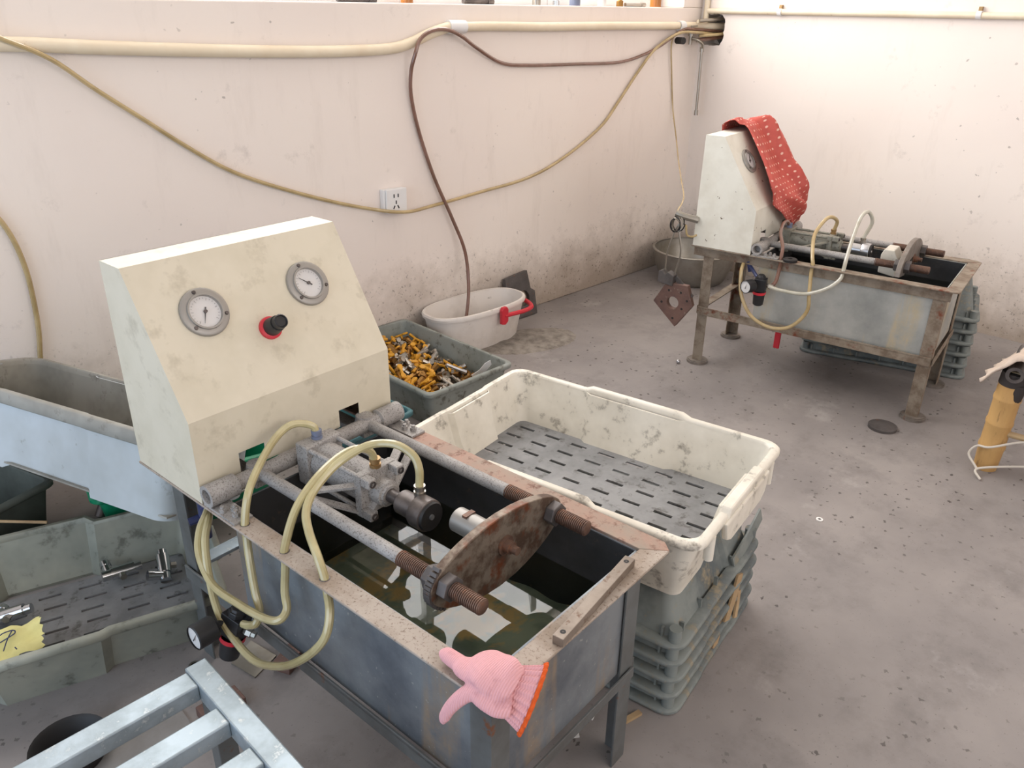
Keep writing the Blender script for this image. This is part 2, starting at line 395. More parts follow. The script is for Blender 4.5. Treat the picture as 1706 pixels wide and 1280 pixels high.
# ------------------------------------------------------------------ pipes and lines on the walls
pp = thing('water_pipe', 'long cream plastic water pipe running along the plaster wall under the sill', 'pipe')
py = WY-.024
MB().tube([(-.6, py, 1.50), (.2, py, 1.492), (.811, py, 1.478), (1.1, py, 1.462), (1.384, py, 1.448), (1.75, py, 1.434), (2.05, py, 1.428), (2.30, py, 1.432), (2.42, py, 1.452), (2.55, py, 1.493), (2.64, py, 1.514), (2.68, py, 1.517)], .023, 14).build('pipe_run', 'pipe', pp, True)
MB().tube([(2.66, py, 1.516), (2.9, py, 1.518), (3.3, py, 1.513), (3.8, py, 1.515), (4.3, py, 1.513), (4.66, py, 1.511), (4.79, py-.05, 1.508), (4.90, py-.07, 1.508)], .0215, 14).build('pipe_run', 'pipe', pp, True)
MB().lathe((2.645, py, 1.516), (1, 0, 0), [(0, .023), (0, .029), (.10, .029), (.10, .023)], 16).build('coupling', 'whitepl', pp, True)
MB().lathe((4.50, py, 1.512), (1, 0, 0), [(0, .022), (0, .028), (.05, .028), (.05, .022)], 16).build('coupling', 'whitepl', pp, True)
rp = thing('conduit_pipe', 'thin cream conduit running high along the right wall from the corner', 'pipe')
rx = WX-.018
MB().tube([(rx, 3.0, 1.596), (rx, 2.5, 1.595), (rx, 1.4, 1.592), (rx, .4, 1.588)], .0155, 12, k=3).build('pipe_run', 'pipe', rp, True)
MB().tube([(rx, 3.0, 1.52), (rx, 3.0, 1.60), (rx, 3.0, 2.2)], .0165, 12, k=3).build('pipe_run', 'pipe', rp, True)
for y in (2.505, 1.43):
    c = MB().lathe((rx, y-.012, 1.594), (0, 1, 0), [(0, .0155), (0, .0195), (.024, .0195), (.024, .0155)], 14).build('pipe_clip', 'whitepl', rp, True)
    MB().box(rx-.003, WX, y-.008, y+.008, 1.612, 1.632).build('clip_nail', 'brass', c)
hl = MB().tube([(.4, 3.02, 1.63), (.751, 3.0, 1.518), (.81, 2.99, 1.492), (.935, 3.0, 1.431), (1.064, 3.02, 1.329), (1.208, 3.028, 1.221), (1.325, 3.03, 1.131), (1.475, 3.03, 1.026), (1.619, 3.03, .952), (1.862, 3.03, .854), (2.105, 3.02, .773), (2.307, 2.975, .728), (2.528, 3.02, .718), (2.851, 3.03, .737), (3.209, 3.03, .765), (3.501, 3.03, .841), (3.809, 3.03, .978), (3.964, 3.03, 1.106), (4.146, 3.025, 1.28), (4.281, 3.015, 1.392), (4.454, 2.985, 1.47), (4.62, 2.96, 1.475), (4.86, 2.95, 1.46)], .0082, 10).build('air_hose', 'hoseT', None, True)
tag(hl, 'long yellowish hose sagging across the wall below the socket', 'hose')
hb = MB().tube([(4.86, 2.94, 1.48), (4.62, 2.98, 1.492), (4.515, 3.0, 1.488), (4.34, 3.02, 1.407), (4.166, 3.028, 1.355), (3.94, 3.03, 1.323), (3.57, 3.03, 1.326), (3.192, 3.03, 1.333), (2.998, 3.028, 1.351), (2.817, 3.01, 1.423), (2.703, 2.99, 1.476), (2.612, 2.985, 1.505), (2.524, 2.985, 1.503), (2.453, 2.985, 1.47), (2.419, 2.985, 1.407), (2.412, 3.01, 1.333), (2.42, 3.025, 1.23), (2.462, 3.03, 1.069), (2.541, 3.025, .852), (2.635, 3.01, .646), (2.70, 2.985, .46), (2.69, 2.95, .28), (2.655, 2.93, .14), (2.62, 2.92, .07)], .0088, 10).build('water_hose', 'hoseB', None, True)
tag(hb, 'brown rubber hose looped over the pipe and down into the oval bucket', 'hose')
ht = MB().tube([(4.47, 2.99, 1.48), (4.45, 3.025, 1.422), (4.485, 3.03, 1.25), (4.535, 3.03, 1.033), (4.477, 2.95, .882), (4.224, 2.75, .787), (3.813, 2.45, .758), (3.462, 2.2, .751), (3.19, 2.055, .75)], .0042, 8).build('thin_wire', 'hoseT', None, True)
tag(ht, 'thin yellow line hanging in the corner beside the tap', 'wire')
h4 = MB().tube([(.58, 3.03, 1.09), (.645, 3.03, 1.005), (.683, 3.03, .946), (.709, 3.03, .865), (.722, 3.03, .758), (.72, 3.03, .639), (.712, 3.03, .54), (.69, 3.03, .40), (.68, 3.03, .2)], .0088, 10).build('air_hose', 'hoseT', None, True)
tag(h4, 'short yellowish hose hanging down the wall behind the pale tote', 'hose')
# tap with braided hose in the corner
tp = thing('tap', 'small metal tap under the pipe in the room corner', 'tap', (4.62, 2.985, 1.46))
MB().lathe((0, .02, .045), (0, 0, -1), [(0, .012), (.03, .012), (.03, .017), (.05, .017), (.05, .012), (.10, .011)], 12, True, True).build('body', 'nickel', tp, True)
MB().tube([(0, .01, -.02), (.02, -.02, -.03), (.05, -.035, -.05), (.06, -.035, -.075)], .010, 10).build('spout', 'nickel', tp, True)
MB().box(-.03, .03, -.006, .006, .048, .054).build('lever', 'nickel', tp, bevel=.002)
tag(MB().lathe((4.683, 2.955, 1.392), (.004, -.012, -1), [(0, .008), (0, .013), (.03, .013), (.03, .0085), (.375, .0085), (.375, .012), (.405, .013), (.405, .006)], 12, True, True).build('braided_hose', 'nickel', None, True), 'short braided metal hose hanging from the corner tap', 'hose')
tag(MB().lathe((4.47, 2.955, 1.43), (-.3, -1, 0), [(0, .001), (0, .02), (-.06, .02)], 14).build('pipe_stub', 'rubber', None, True), 'dark open pipe stub on the wall left of the tap', 'pipe')
for i, (r, dy, z) in enumerate(((.011, -.03, 1.545), (.010, -.07, 1.55), (.012, -.05, 1.44), (.009, -.095, 1.465))):
    tag(MB().tube([(4.66, 3.0+dy*.3, z-.01), (4.78, 2.995+dy, z), (4.93, 2.99+dy, z+.01)], r, 10).build('pipe_end', ('pipe', 'nickel', 'hoseB', 'hoseT')[i], None, True), ('thin cream pipe entering the top of the wall hole', 'grey metal pipe entering the wall hole behind the cream ones', 'brown hose end entering the bottom of the wall hole', 'tan line entering the right side of the wall hole')[i], 'pipe')
# socket
so = thing('power_socket', 'white wall socket plate on the plaster wall above the yellow hose', 'socket', (2.29, WY, .78), (0, R(1.5), 0))
MB().box(-.064, .064, -.03, 0, -.052, .052).build('back_box', 'whitepl', so, bevel=.004)
MB().box(-.055, .064, -.04, -.03, -.056, .054).build('face_plate', 'whitepl', so, bevel=.004)
for (x, z, a) in ((-.012, .022, 0), (.012, .022, 0), (0, -.008, 0), (-.012, -.030, 30), (.012, -.030, -30)):
    MB().box(-.0028, .0028, -.0415, -.039, -.008, .008, Matrix.Translation((x, 0, z)) @ Matrix.Rotation(R(a), 4, 'Y')).build('slot', 'ink', so)
# things on the sill
sill = [('glass_bottle', 2.47, .028, .16, 'amber', 'brown glass bottle at the left end of the window sill'), ('metal_rod', 2.9, .012, 0, 'darksteel', 'dark steel rod lying on the window sill'), ('brass_fitting', 3.31, .022, .05, 'nickel', 'grey pipe fitting on the sill above the middle of the pipe'), ('pipe_union', 3.46, .018, .045, 'chrome', 'shiny small fitting beside the grey one on the sill'), ('jam_jar', 3.61, .03, .1, 'greypl', 'grey jar on the window sill left of the white cap'), ('bottle_cap', 3.84, .024, .07, 'white', 'white plastic cup on the window sill'), ('hose_tail', 4.0, .02, .05, 'gold', 'brass hose tail lying next to the white cup on the sill'), ('copper_pot', 4.345, .034, .12, 'amber', 'copper coloured jar near the corner end of the sill'), ('short_rod', 4.14, .010, 0, 'nickel', 'short steel rod leaning on the sill beside the brass piece'), ('flat_tool', 2.2, .011, 0, 'iron', 'thin iron bar lying at the far left of the sill')]
for n, x, r, h, mt, lb in sill:
    m = MB()
    if h: m.lathe((x, 3.092, 1.612), (0, 0, 1), [(0, r*.7), (0, r), (h*.55, r), (h*.7, r*.6), (h, r*.55), (h, r*.3)], 14, True, True)
    else: m.lathe((x-.10, 3.085, 1.612+r), (1, .05, 0), [(0, r), (.16, r), (.16, r*1.25), (.2, r*1.25)], 10, True, True)
    tag(m.build(n, mt, None, True), lb, 'bottle' if 'bottle' in n or 'jar' in n else 'part')

# ------------------------------------------------------------------ pressure test benches
L, W, H = 1.145, .56, .60
def add_gauge(root, y, needle, mats):
    """round dial set in the sloping panel"""
    n = Vector((.30, 0, .185)).normalized(); up = Vector((-.185, 0, .30)).normalized(); rt = Vector((0, 1, 0))
    c = Vector((.171, y, .985)) + n*.001
    g = MB().lathe(c, n, [(0, .056), (.006, .055), (.008, .052), (.008, .042), (.012, .041), (.012, .037), (.004, .036)], 32).build('gauge', 'bezel', root, True)
    g['label'] = 'round pressure dial with a grey flange'
    MB().lathe(c, n, [(.004, .0370), (.0045, .001)], 32).build('dial', 'dial', g)
    t = MB()
    for k in range(21):
        a = R(225 - 13.5*k); d = up*math.sin(a) + rt*math.cos(a); e = n.cross(d)
        r0 = .026 if k % 4 == 0 else .029
        q = [c+n*.0055+d*r0-e*.0003, c+n*.0055+d*.032-e*.0003, c+n*.0055+d*.032+e*.0003, c+n*.0055+d*r0+e*.0003]
        t.add(q, [(0, 1, 2, 3)])
    t.build('tick_marks', 'ink', g)
    a = R(needle); d = up*math.sin(a) + rt*math.cos(a); e = n.cross(d)
    MB().rings([[c+n*z-d*.010-e*.0013, c+n*z-d*.010+e*.0013, c+n*z+d*.028] for z in (.006, .008)], cap0=True, cap1=True).build('needle', 'ink', g)
    MB().lathe(c+n*.005, n, [(0, .004), (.005, .004)], 10, True, True).build('hub', 'darksteel', g)
    MB().lathe(c, n, [(.0105, .0385), (.011, .001)], 32).build('lens', 'glass', g)
    for k in range(3):
        a = R(100+120*k); d = up*math.sin(a) + rt*math.cos(a)
        MB().lathe(c+d*.047+n*.007, n, [(0, .005), (.004, .004)], 8, True, True).build('screw', 'darksteel', g)
def regulator(root, c, tilt, dd):
    """air regulator with its own small dial, hung on the hoses"""
    T = Matrix.Translation(c) @ Euler(tilt).to_matrix().to_4x4()
    def P(*p): return T @ Vector(p)
    def D(*d): return T.to_3x3() @ Vector(d)
    body = MB(); body.box(-.026, .026, -.022, .022, -.03, .03, T); body.lathe(P(0, 0, .03), D(0, 0, 1), [(0, .022), (.012, .020), (.012, .016), (.018, .014)], 8, False, True)
    b = body.build('regulator', 'black', root, bevel=.004)
    MB().lathe(P(0, 0, -.03), D(0, 0, -1), [(0, .029), (.012, .029), (.012, .024)], 20).build('ring', 'red', b, True)
    MB().lathe(P(0, 0, -.042), D(0, 0, -1), [(0, .026), (.05, .023), (.055, .018)], 20, False, True).build('knob', 'black', b, True)
    MB().lathe(P(-.02, -.02, .005), D(*dd), [(0, .008), (.02, .008), (.02, .026), (.024, .029), (.068, .029), (.070, .026)], 24).build('dial_case', 'black', b, True)
    q = P(-.02, -.02, .005) + D(*dd).normalized()*.066
    MB().lathe(q, D(*dd), [(0, .027), (.001, .001)], 24).build('dial', 'dial', b)
    q2 = q + D(*dd).normalized()*.003; e = D(0, 0, 1); w = D(-dd[1], dd[0], 0)
    MB().add([q2-e*.008-w*.002, q2-e*.008+w*.002, q2+e*.018+w*.006], [(0, 1, 2)]).build('needle', 'ink', b)
    MB().lathe(P(.026, 0, .0), D(1, .2, 0), [(0, .008), (.008, .011), (.02, .011), (.02, .008), (.03, .008)], 6, False, True).build('fitting', 'nickel', b)
def thread(x0, x1, y, z, r):
    prof = []; x = 0.; n = int((x1-x0)/.0045)
    for k in range(n):
        prof += [(k*.0045, r), (k*.0045+.0018, r), (k*.0045+.0026, r*.86), (k*.0045+.0040, r*.86)]
    prof.append((n*.0045, r*.8))
    return MB().lathe((x0, y, z), (1, 0, 0), prof, 16, True, True)
def make_bench(loc, yaw, o):
    t = thing('test_bench', o['label'], 'workbench', loc, (0, 0, R(yaw)))
    rim, frm, tank, box = o['rim'], o['frame'], o['tank'], o['box']
    # rim of angle iron
    MB().prism([(0, 0), (L-.012, 0), (L, .012), (L-.05, .05), (0, .05)], 2, .594, .60).box(.30, 1.095, .045, .05, .55, .595).build('rim_rail', rim, t, bevel=.0015)
    MB().prism([(0, .505), (1.095, .505), (L, .54), (L-.022, W), (0, W)], 2, .594, .60).box(.30, 1.095, .505, .51, .55, .595).build('rim_rail', o['rimback'], t, bevel=.0015)
    MB().prism([(1.095, .05), (L, .012), (L, .54), (1.095, .505)], 2, .5935, .5995).box(1.093, 1.097, .05, .505, .55, .594).build('rim_rail', rim, t, bevel=.0015)
    MB().box(0, .05, .05, .505, .594, .5995).box(.05, .055, .05, .505, .55, .594).build('rim_rail', rim, t, bevel=.0015)
    if o.get('lip'):
        MB().box(.0, L-.03, .038, .044, .545, .594).build('rim_apron', rim, t, bevel=.0015)
        MB().box(1.099, 1.104, .04, .52, .545, .594).build('rim_apron', rim, t, bevel=.0015)
    # legs
    fz = o.get('foot', 0)
    for x, sx in ((.05, 1), (1.10, -1)):
        for y, sy in ((.045, 1), (.515, -1)):
            MB().prism([(x, y), (x+.05*sx, y), (x+.05*sx, y+.005*sy), (x+.005*sx, y+.005*sy), (x+.005*sx, y+.05*sy), (x, y+.05*sy)], 2, fz, .594).build('leg', frm, t, bevel=.001)
            if fz:
                MB().lathe((x+.02*sx, y+.02*sy, 0), (0, 0, 1), [(0, .052), (.012, .052), (.012, .046), (.016, .046)], 24, True, True).build('foot_disc', 'ironl', t, True)
    # lower rails
    for y0, y1, ys in ((.036, .041, 1), (.519, .524, -1)):
        MB().box(.052, 1.098, y0, y1, .256, .296).box(.052, 1.098, min(y0, y0+.03*ys), max(y1, y1), .286, .290).build('lower_rail', frm, t, bevel=.001)
    MB().box(.042, .047, .05, .51, .256, .296).box(.047, .085, .05, .51, .291, .296).build('lower_rail', 'galv' if o['n'] == 1 else frm, t, bevel=.001)
    MB().box(1.103, 1.108, .05, .51, .256, .284).build('lower_rail', frm, t, bevel=.001)
    # tank
    MB().box(.32, 1.09, .0515, .0545, .286, .594).build('tank_panel', tank, t)
    MB().box(.32, 1.09, .5015, .5045, .286, .594).build('tank_panel', tank, t)
    MB().box(.32, .323, .0545, .5015, .286, .594).build('tank_panel', tank, t)
    MB().box(1.088, 1.092, .0545, .5015, .286, .594).build('tank_panel', tank, t)
    MB().box(.3232, 1.0878, .0547, .0555, .292, .592).build('tank_lining', 'lining', t)
    MB().box(.3232, 1.0878, .5005, .5013, .292, .592).build('tank_lining', 'lining', t)
    MB().box(.3232, .3242, .0557, .5003, .292, .592).build('tank_lining', 'lining', t)
    MB().box(1.0868, 1.0878, .0557, .5003, .292, .592).build('tank_lining', 'lining', t)
    g = MB(); nx, ny = 40, 26; random.seed(11)
    for i in range(nx+1):
        for j in range(ny+1):
            x = .323+(1.088-.323)*i/nx; y = .0545+(.5015-.0545)*j/ny
            g.v.append((x, y, .305+.105*min(1, max(0, (i/nx-.25))/.6)*(1-.35*j/ny)+.014*math.sin(x*31+y*17)*math.sin(y*23-x*11)*(i/nx)))
    g.f = [(i*(ny+1)+j, (i+1)*(ny+1)+j, (i+1)*(ny+1)+j+1, i*(ny+1)+j+1) for i in range(nx) for j in range(ny)]
    g.build('tank_bottom', 'silt', t, True)
    # control box of folded sheet
    b = MB(); ky, kt = .80, 1.10
    prof = [(.006, .601), (.285, .601), (.285, ky), (.10, kt), (.012, kt)]
    b.prism(prof, 1, .002, .004); b.prism(prof, 1, .553, .555)
    b.prism([(.10, kt), (.285, ky), (.2833, ky-.001), (.0983, kt-.001)], 1, .004, .553)
    b.prism([(.012, kt), (.10, kt), (.0985, kt-.002), (.012, kt-.002)], 1, .004, .553)
    b.prism([(.006, .601), (.012, kt), (.014, kt), (.008, .601)], 1, .004, .553)
    f = [(.004, ky), (.004, .601), (.104, .601), (.104, .686), (.171, .686), (.171, .640), (.386, .640), (.386, .686), (.449, .686), (.449, .601), (.553, .601), (.553, ky)]
    b.prism(f, 0, .283, .285)
    bx = b.build('control_box', box, t); bx['label'] = o['boxlabel']
    add_gauge(t, .136, 245 if o['n'] == 1 else 60, o['n'] == 1)
    if o['n'] == 1: add_gauge(t, .410, 140, True)
    if o['n'] == 1:
        n = Vector((.30, 0, .185)).normalized(); c = Vector((.211, .268, .92))
        k = MB().lathe(c, n, [(0, .027), (.008, .027), (.011, .022)], 24, False, True).build('regulator_ring', 'red', t, True)
        MB().lathe(c+n*.008, n, [(0, .021), (.006, .0215), (.035, .0185), (.035, .0165), (.052, .0165), (.054, .014), (.050, .012)], 20, False, True).build('regulator_knob', 'black', k, True)
    # support tube and fixing plates
    MB().lathe((.312, .03, .632), (0, 1, 0), [(0, .019), (.50, .019)], 20, True, True).build('support_tube', 'grit', t, True)
    for y, s in ((.0, 1), (.555, -1)):
        MB().lathe((.312, y, .632), (0, s, 0), [(.04, .015), (0, .017), (0, .026), (.07, .026), (.074, .019)], 22).build('tube_sleeve', 'grit', t, True)
        y0 = .002 if s > 0 else .512
        pl = MB().box(.29, .41, y0, y0+.046, .6, .606).build('fixing_plate', 'grit', t, bevel=.001)
        for x, yy in ((.352, .012), (.366, .032), (.388, .022)):
            yb = yy if s > 0 else W-yy
            MB().prism(hexpoly(x, yb, .0085, 20*x*100), 2, .606, .615).lathe((x, yb, .615), (0, 0, 1), [(0, .005), (.006, .005)], 8, True, True).build('bolt', 'grit', pl)
    for y in (.135, .452):
        MB().lathe((.30, y, .632), (0, 0, 1), [(-.022, .022), (.0, .026), (.022, .022)], 16, True, True).build('rod_socket', 'grit', t, True)
        MB().box(.075, .32, y-.02, y+.02, .600, .616).build('box_rail', 'grit', t, bevel=.002)
        MB().cyl((.312, y, .632), (.79, y, .632), .0145, 16).build('tie_rod', o['rod'], t, True)
        thread(.785, 1.005, y, .632, .0165).build('threaded_end', 'rust', t, True, ang=50)
    # clamp plate
    P = []
    yc, zc = .294, .632
    if o['n'] == 1:
        for k in range(40):
            a = math.pi*2*k/40; cy, cz = math.cos(a), math.sin(a)
            y = yc + .195*math.copysign(abs(cy)**.8, cy); s_ = min(1, abs(y-yc)/.196)
            e_ = math.sqrt(max(0, 1-s_**14))
            z = zc - .006 + ((.080*(1-s_**2)*.58+.028 if cz > 0 else -(.088*(1-s_**2)*.72+.030)))*e_
            P.append((y, z))
    else:
        for k in range(21): a = math.pi*k/20; P.append((yc-.02+.215*math.cos(a), zc-.03+.115*math.sin(a)))
        for k in range(13): a = math.pi*k/12; P.append((yc-.02-.11*math.cos(a)*1.0, zc-.045+.055*math.sin(a)))
    cp = MB().prism(P, 0, .885, .905).build('clamp_plate', o['plate'], t, bevel=.002)
    if o['n'] == 1:
        for k in range(14):
            a = R(150+5*k); y = yc + .196*math.cos(a); z = zc-.008+.088*math.sin(a)
            MB().box(-.0012, .0012, -.003, .003, -.0035, .0035, Matrix.Translation((.895, y, z)) @ Matrix.Scale(7, 4, (1, 0, 0)) @ Matrix.Rotation(a, 4, 'X')).build('knurl', 'iron', cp)
    for y in (.135, .452):
        MB().prism(hexpoly(y, .632, .027, 10), 0, .905, .927).build('nut', 'iron', cp, bevel=.002)
        MB().prism(hexpoly(y, .632, .027, 40), 0, .864, .885).build('nut', 'iron', cp, bevel=.002)
    MB().lathe((.905, yc+.01, .628), (1, 0, 0), [(0, .022), (.004, .022), (.004, .014), (.018, .014), (.018, .009), (.034, .009)], 14, False, True).build('centre_bolt', 'rust', cp, True)
    if o['n'] == 1:
        m = MB().lathe((.885, yc+.012, .628), (-1, 0, 0), [(0, .027), (.112, .027), (.114, .025), (.114, .019), (.08, .019)], 26)
        m.build('slotted_cup', 'bezel', cp, True)
        MB().box(.798, .810, yc-.002, yc+.026, .640, .6565).build('cup_slot', 'rust', cp)
    else:
        MB().lathe((.885, yc, .60), (-1, 0, 0), [(0, .02), (.05, .02)], 18, False, True).build('cup', 'steel', cp, True)
        MB().prism([(.79, .57), (.86, .56), (.86, .64), (.84, .675), (.80, .675), (.79, .65)], 1, .20, .30).build('wood_block', 'crateW', t, bevel=.004)
    # cylinder with end caps, tie bars, ram and nozzle
    cy, cz = .265, .637
    cl = MB().lathe((.38, cy, cz), (1, 0, 0), [(0, .044), (.175, .044)], 28).build('air_cylinder', o['cyl'], t, True)
    MB().box(.342, .385, cy-.051, cy+.051, cz-.053, cz+.052).build('end_cap', o['cyl'], cl, bevel=.004)
    MB().box(.55, .572, cy-.051, cy+.051, cz-.053, cz+.052).build('end_cap', o['cyl'], cl, bevel=.003)
    for sy in (-1, 1):
        for sz in (-1, 1):
            y, z = cy+.040*sy, cz+.041*sz
            MB().cyl((.36, y, z), (.60, y, z), .0055, 10).build('tie_bar', o['cyl'], cl, True)
            MB().box(.572, .600, y-.011, y+.011, z-.011, z+.011).build('corner_boss', o['cyl'], cl, bevel=.003)
            MB().lathe((.600, y, z), (1, 0, 0), [(0, .008), (.003, .008), (.003, .005), (-.003, .005)], 14).build('boss_nut', 'darksteel', cl, True)
            q = MB(); q.prism([(y-.012*sy, z-.004*sz), (y-.004*sy, z-.012*sz), (cy+.012*sy, cz+.006*sz), (cy+.006*sy, cz+.012*sz)], 0, .572, .592); q.build('web', o['cyl'], cl)
    MB().lathe((.572, cy, cz), (1, 0, 0), [(0, .031), (.032, .030), (.034, .024), (.038, .022)], 24, False, True).build('ram_gland', o['cyl'], cl, True)
    MB().cyl((.605, cy, cz), (.652, cy, cz), .0155, 18).build('ram', 'darksteel', cl, True)
    nz = MB().lathe((.645, cy, cz), (1, 0, 0), [(0, .024), (.003, .027), (.05, .027), (.05, .034), (.054, .036), (.084, .036), (.086, .033)], 28, True, True).build('nozzle', o['nozzle'], t, True)
    MB().lathe((.7315, cy, cz), (1, 0, 0), [(0, .033), (.006, .031), (.004, .024), (.004, .001)], 28).build('seal_disc', 'rubber', nz, True)
    MB().lathe((.734, cy, cz), (1, 0, 0), [(0, .007), (.005, .006)], 10, False, True).build('screw', 'steel', nz)
    # brace bars between cylinder and rods
    for y1, y2 in ((.149, cy-.04), (.438, cy+.04)):
        for x1, x2, z2 in ((.45, .56, .66), (.49, .555, .59)):
            a, c = Vector((x1, y1, .632)), Vector((x2, y2, z2)); d = (c-a).normalized(); u = Vector((0, 0, 1)).cross(d).normalized()
            MB().rings([[p-u*.010-Vector((0, 0, .003)), p+u*.010-Vector((0, 0, .003)), p+u*.010+Vector((0, 0, .003)), p-u*.010+Vector((0, 0, .003))] for p in (a, c)], cap0=True, cap1=True).build('brace', o['cyl'], cl)
    # hose fittings on top
    for x, y, z, mt in ((.362, .262, .688, 'greypl'), (.560, .268, .688, 'brass'), (.690, cy+.012, .668, 'nickel')):
        MB().lathe((x, y, z), (0, 0, 1), [(0, .013), (.008, .013), (.008, .010), (.014, .010), (.014, .0125), (.022, .0125), (.022, .008)], 12, False, True).build('hose_fitting', mt, t, True)
    # rim grommets and hoses
    for path, mt, r in o['hoses']:
        MB().tube(path, r, 10).build('hose', mt, t, True)
    for x in (.419, .560, .690): MB().lathe((x, .022, .5998), (0, 0, 1), [(0, .011), (.0012, .0105)], 14, False, True).build('grommet', 'darksteel', t)
    return t
hr = .0088
b1 = make_bench((.564, 1.804, 0), -85.865, dict(n=1, label='near water-tank test bench with a cream control box with two dials', boxlabel='cream sheet-metal control box with a sloping face',
    rim='rim1', rimback='rimrust', frame='frame1', tank='tank1', box='cream', rod='grit', cyl='grit', plate='plate', nozzle='darksteel',
    hoses=[([(.362, .262, .70), (.356, .255, .722), (.338, .22, .733), (.336, .18, .722), (.362, .12, .70), (.405, .05, .665), (.419, .022, .604), (.421, .020, .57), (.441, .008, .529), (.466, -.004, .46), (.488, -.012, .43), (.500, -.03, .413), (.475, -.035, .395), (.452, -.035, .385)], 'hoseY', hr),
           ([(.560, .268, .70), (.560, .255, .733), (.553, .22, .749), (.542, .18, .738), (.547, .12, .717), (.557, .06, .678), (.560, .022, .604), (.560, .020, .57), (.564, .008, .508), (.576, 0, .474), (.575, -.02, .458), (.534, -.03, .446), (.461, -.04, .446), (.354, -.04, .441), (.293, -.03, .485), (.262, -.005, .522), (.245, .025, .545), (.215, .05, .545)], 'hoseY', hr),
           ([(.690, .277, .69), (.690, .278, .727), (.672, .28, .753), (.635, .27, .769), (.597, .25, .767), (.574, .22, .758), (.554, .17, .733), (.559, .11, .705), (.58, .07, .683), (.611, .05, .658), (.663, .03, .632), (.690, .022, .600), (.697, .020, .573), (.727, 0, .548), (.730, -.02, .503), (.674, -.03, .428), (.596, -.04, .361), (.5, -.045, .316), (.422, -.045, .327), (.368, -.045, .373), (.332, -.035, .448), (.290, -.01, .51), (.262, .02, .54), (.215, .05, .535)], 'hoseY', hr)]))
regulator(b1, (.395, -.025, .345), (R(-8), R(14), R(12)), (-.18, -.93, -.15))
bf = MB(); bf.lathe((.175, .055, .56), (-.05, 0, -1), [(0, .008), (0, .012), (.02, .013), (.024, .016), (.028, .013), (.075, .013), (.08, .016), (.085, .013), (.13, .012), (.13, .009)], 14, True, True)
bf.cyl((.175, .055, .515), (.215, .05, .545), .011, 10); bf.cyl((.17, .055, .49), (.16, .02, .485), .010, 10)
bf.build('push_connector', 'bluepl', b1, True)
b2 = make_bench((3.226, 1.982, 0), -81.533, dict(n=2, label='far rust-speckled test bench with a red cloth over its white control box', boxlabel='white chipped sheet-metal control box',
    rim='frame2', rimback='frame2', frame='frame2', tank='tank2', box='cream2', rod='grit', cyl='cyl2', plate='ironl', nozzle='steel', lip=True, foot=.012,
    hoses=[([(.560, .268, .70), (.571, .25, .754), (.543, .2, .773), (.52, .12, .712), (.545, .045, .64), (.560, .022, .604), (.560, .018, .57), (.575, -.01, .48), (.58, -.02, .4), (.52, -.03, .319), (.427, -.03, .297), (.336, -.03, .335), (.277, -.02, .421), (.256, 0, .511), (.25, .03, .55)], 'hoseT', .0082),
           ([(.690, .277, .69), (.712, .28, .764), (.695, .25, .812), (.68, .2, .797), (.682, .12, .735), (.689, .04, .65), (.690, .022, .604), (.687, .0, .565), (.641, -.02, .519), (.56, -.03, .483), (.453, -.03, .478), (.40, -.03, .485)], 'hoseW', .0082),
           ([(.362, .262, .70), (.355, .24, .72), (.35, .2, .715), (.37, .12, .69), (.41, .05, .65), (.419, .022, .604), (.420, .02, .56), (.418, 0, .501), (.393, -.01, .471)], 'hoseB', .0082)]))
regulator(b2, (.362, -.03, .485), (R(4), R(0), R(10)), (-.45, -.88, .08))
bf = MB(); bf.lathe((.262, .05, .58), (.3, 0, -1), [(0, .010), (.02, .012), (.024, .015), (.028, .012), (.07, .012)], 12, True, True); bf.cyl((.275, .05, .54), (.345, -.01, .50), .008, 10)
bf.build('push_connector', 'bluepl', b2, True)
vh = MB(); vh.cyl((.40, .25, .286), (.40, .25, .20), .016, 12); vb = vh.build('drain_valve', 'brass', b2, True)
MB().box(.385, .415, .225, .237, .10, .21).build('lever', 'red', vb, bevel=.005)
tag(MB().lathe((3.226+.46*math.cos(R(-81.533))+.016, 1.982+.46*math.sin(R(-81.533)), .6005), (0, 0, 1), [(.001, .010), (0, .03), (.010, .031), (.014, .026), (.014, .010), (.004, .009)], 20).build('rubber_washer', 'rubber', None, True), 'black rubber ring lying on the rim of the far bench', 'washer')

B1 = Matrix.Translation((.564, 1.804, 0)) @ Matrix.Rotation(R(-85.865), 4, 'Z')
B2 = Matrix.Translation((3.226, 1.982, 0)) @ Matrix.Rotation(R(-81.533), 4, 'Z')
for Bm, lab, lvl in ((B1, 'murky still water in the tank of the near bench', .462), (B2, 'dark still water in the tank of the far bench', .50)):
    wt = MB().add([(.3235, .055, lvl), (1.0875, .055, lvl), (1.0875, .501, lvl), (.3235, .501, lvl)], [(0, 1, 2, 3)]).build('water', 'water')
    wt.matrix_world = Bm; tag(wt, lab, 'water', kind='stuff')
# loose steel bar on the rim
sb = thing('steel_bar', 'flat steel bar with a bolt hole at each end on the tank rim', 'bar', B1 @ Vector((1.1225, .312, .6)), (0, 0, R(-85.865+90+6.0)))
m = MB(); m.box(-.137, .137, -.011, .011, 0, .018); m.build('bar', 'barst', sb, bevel=.001)
for x in (-.12, .12): MB().lathe((x, 0, .0182), (0, 0, 1), [(0, .0055), (.0001, .001)], 14).build('bolt_hole', 'rubber', sb)

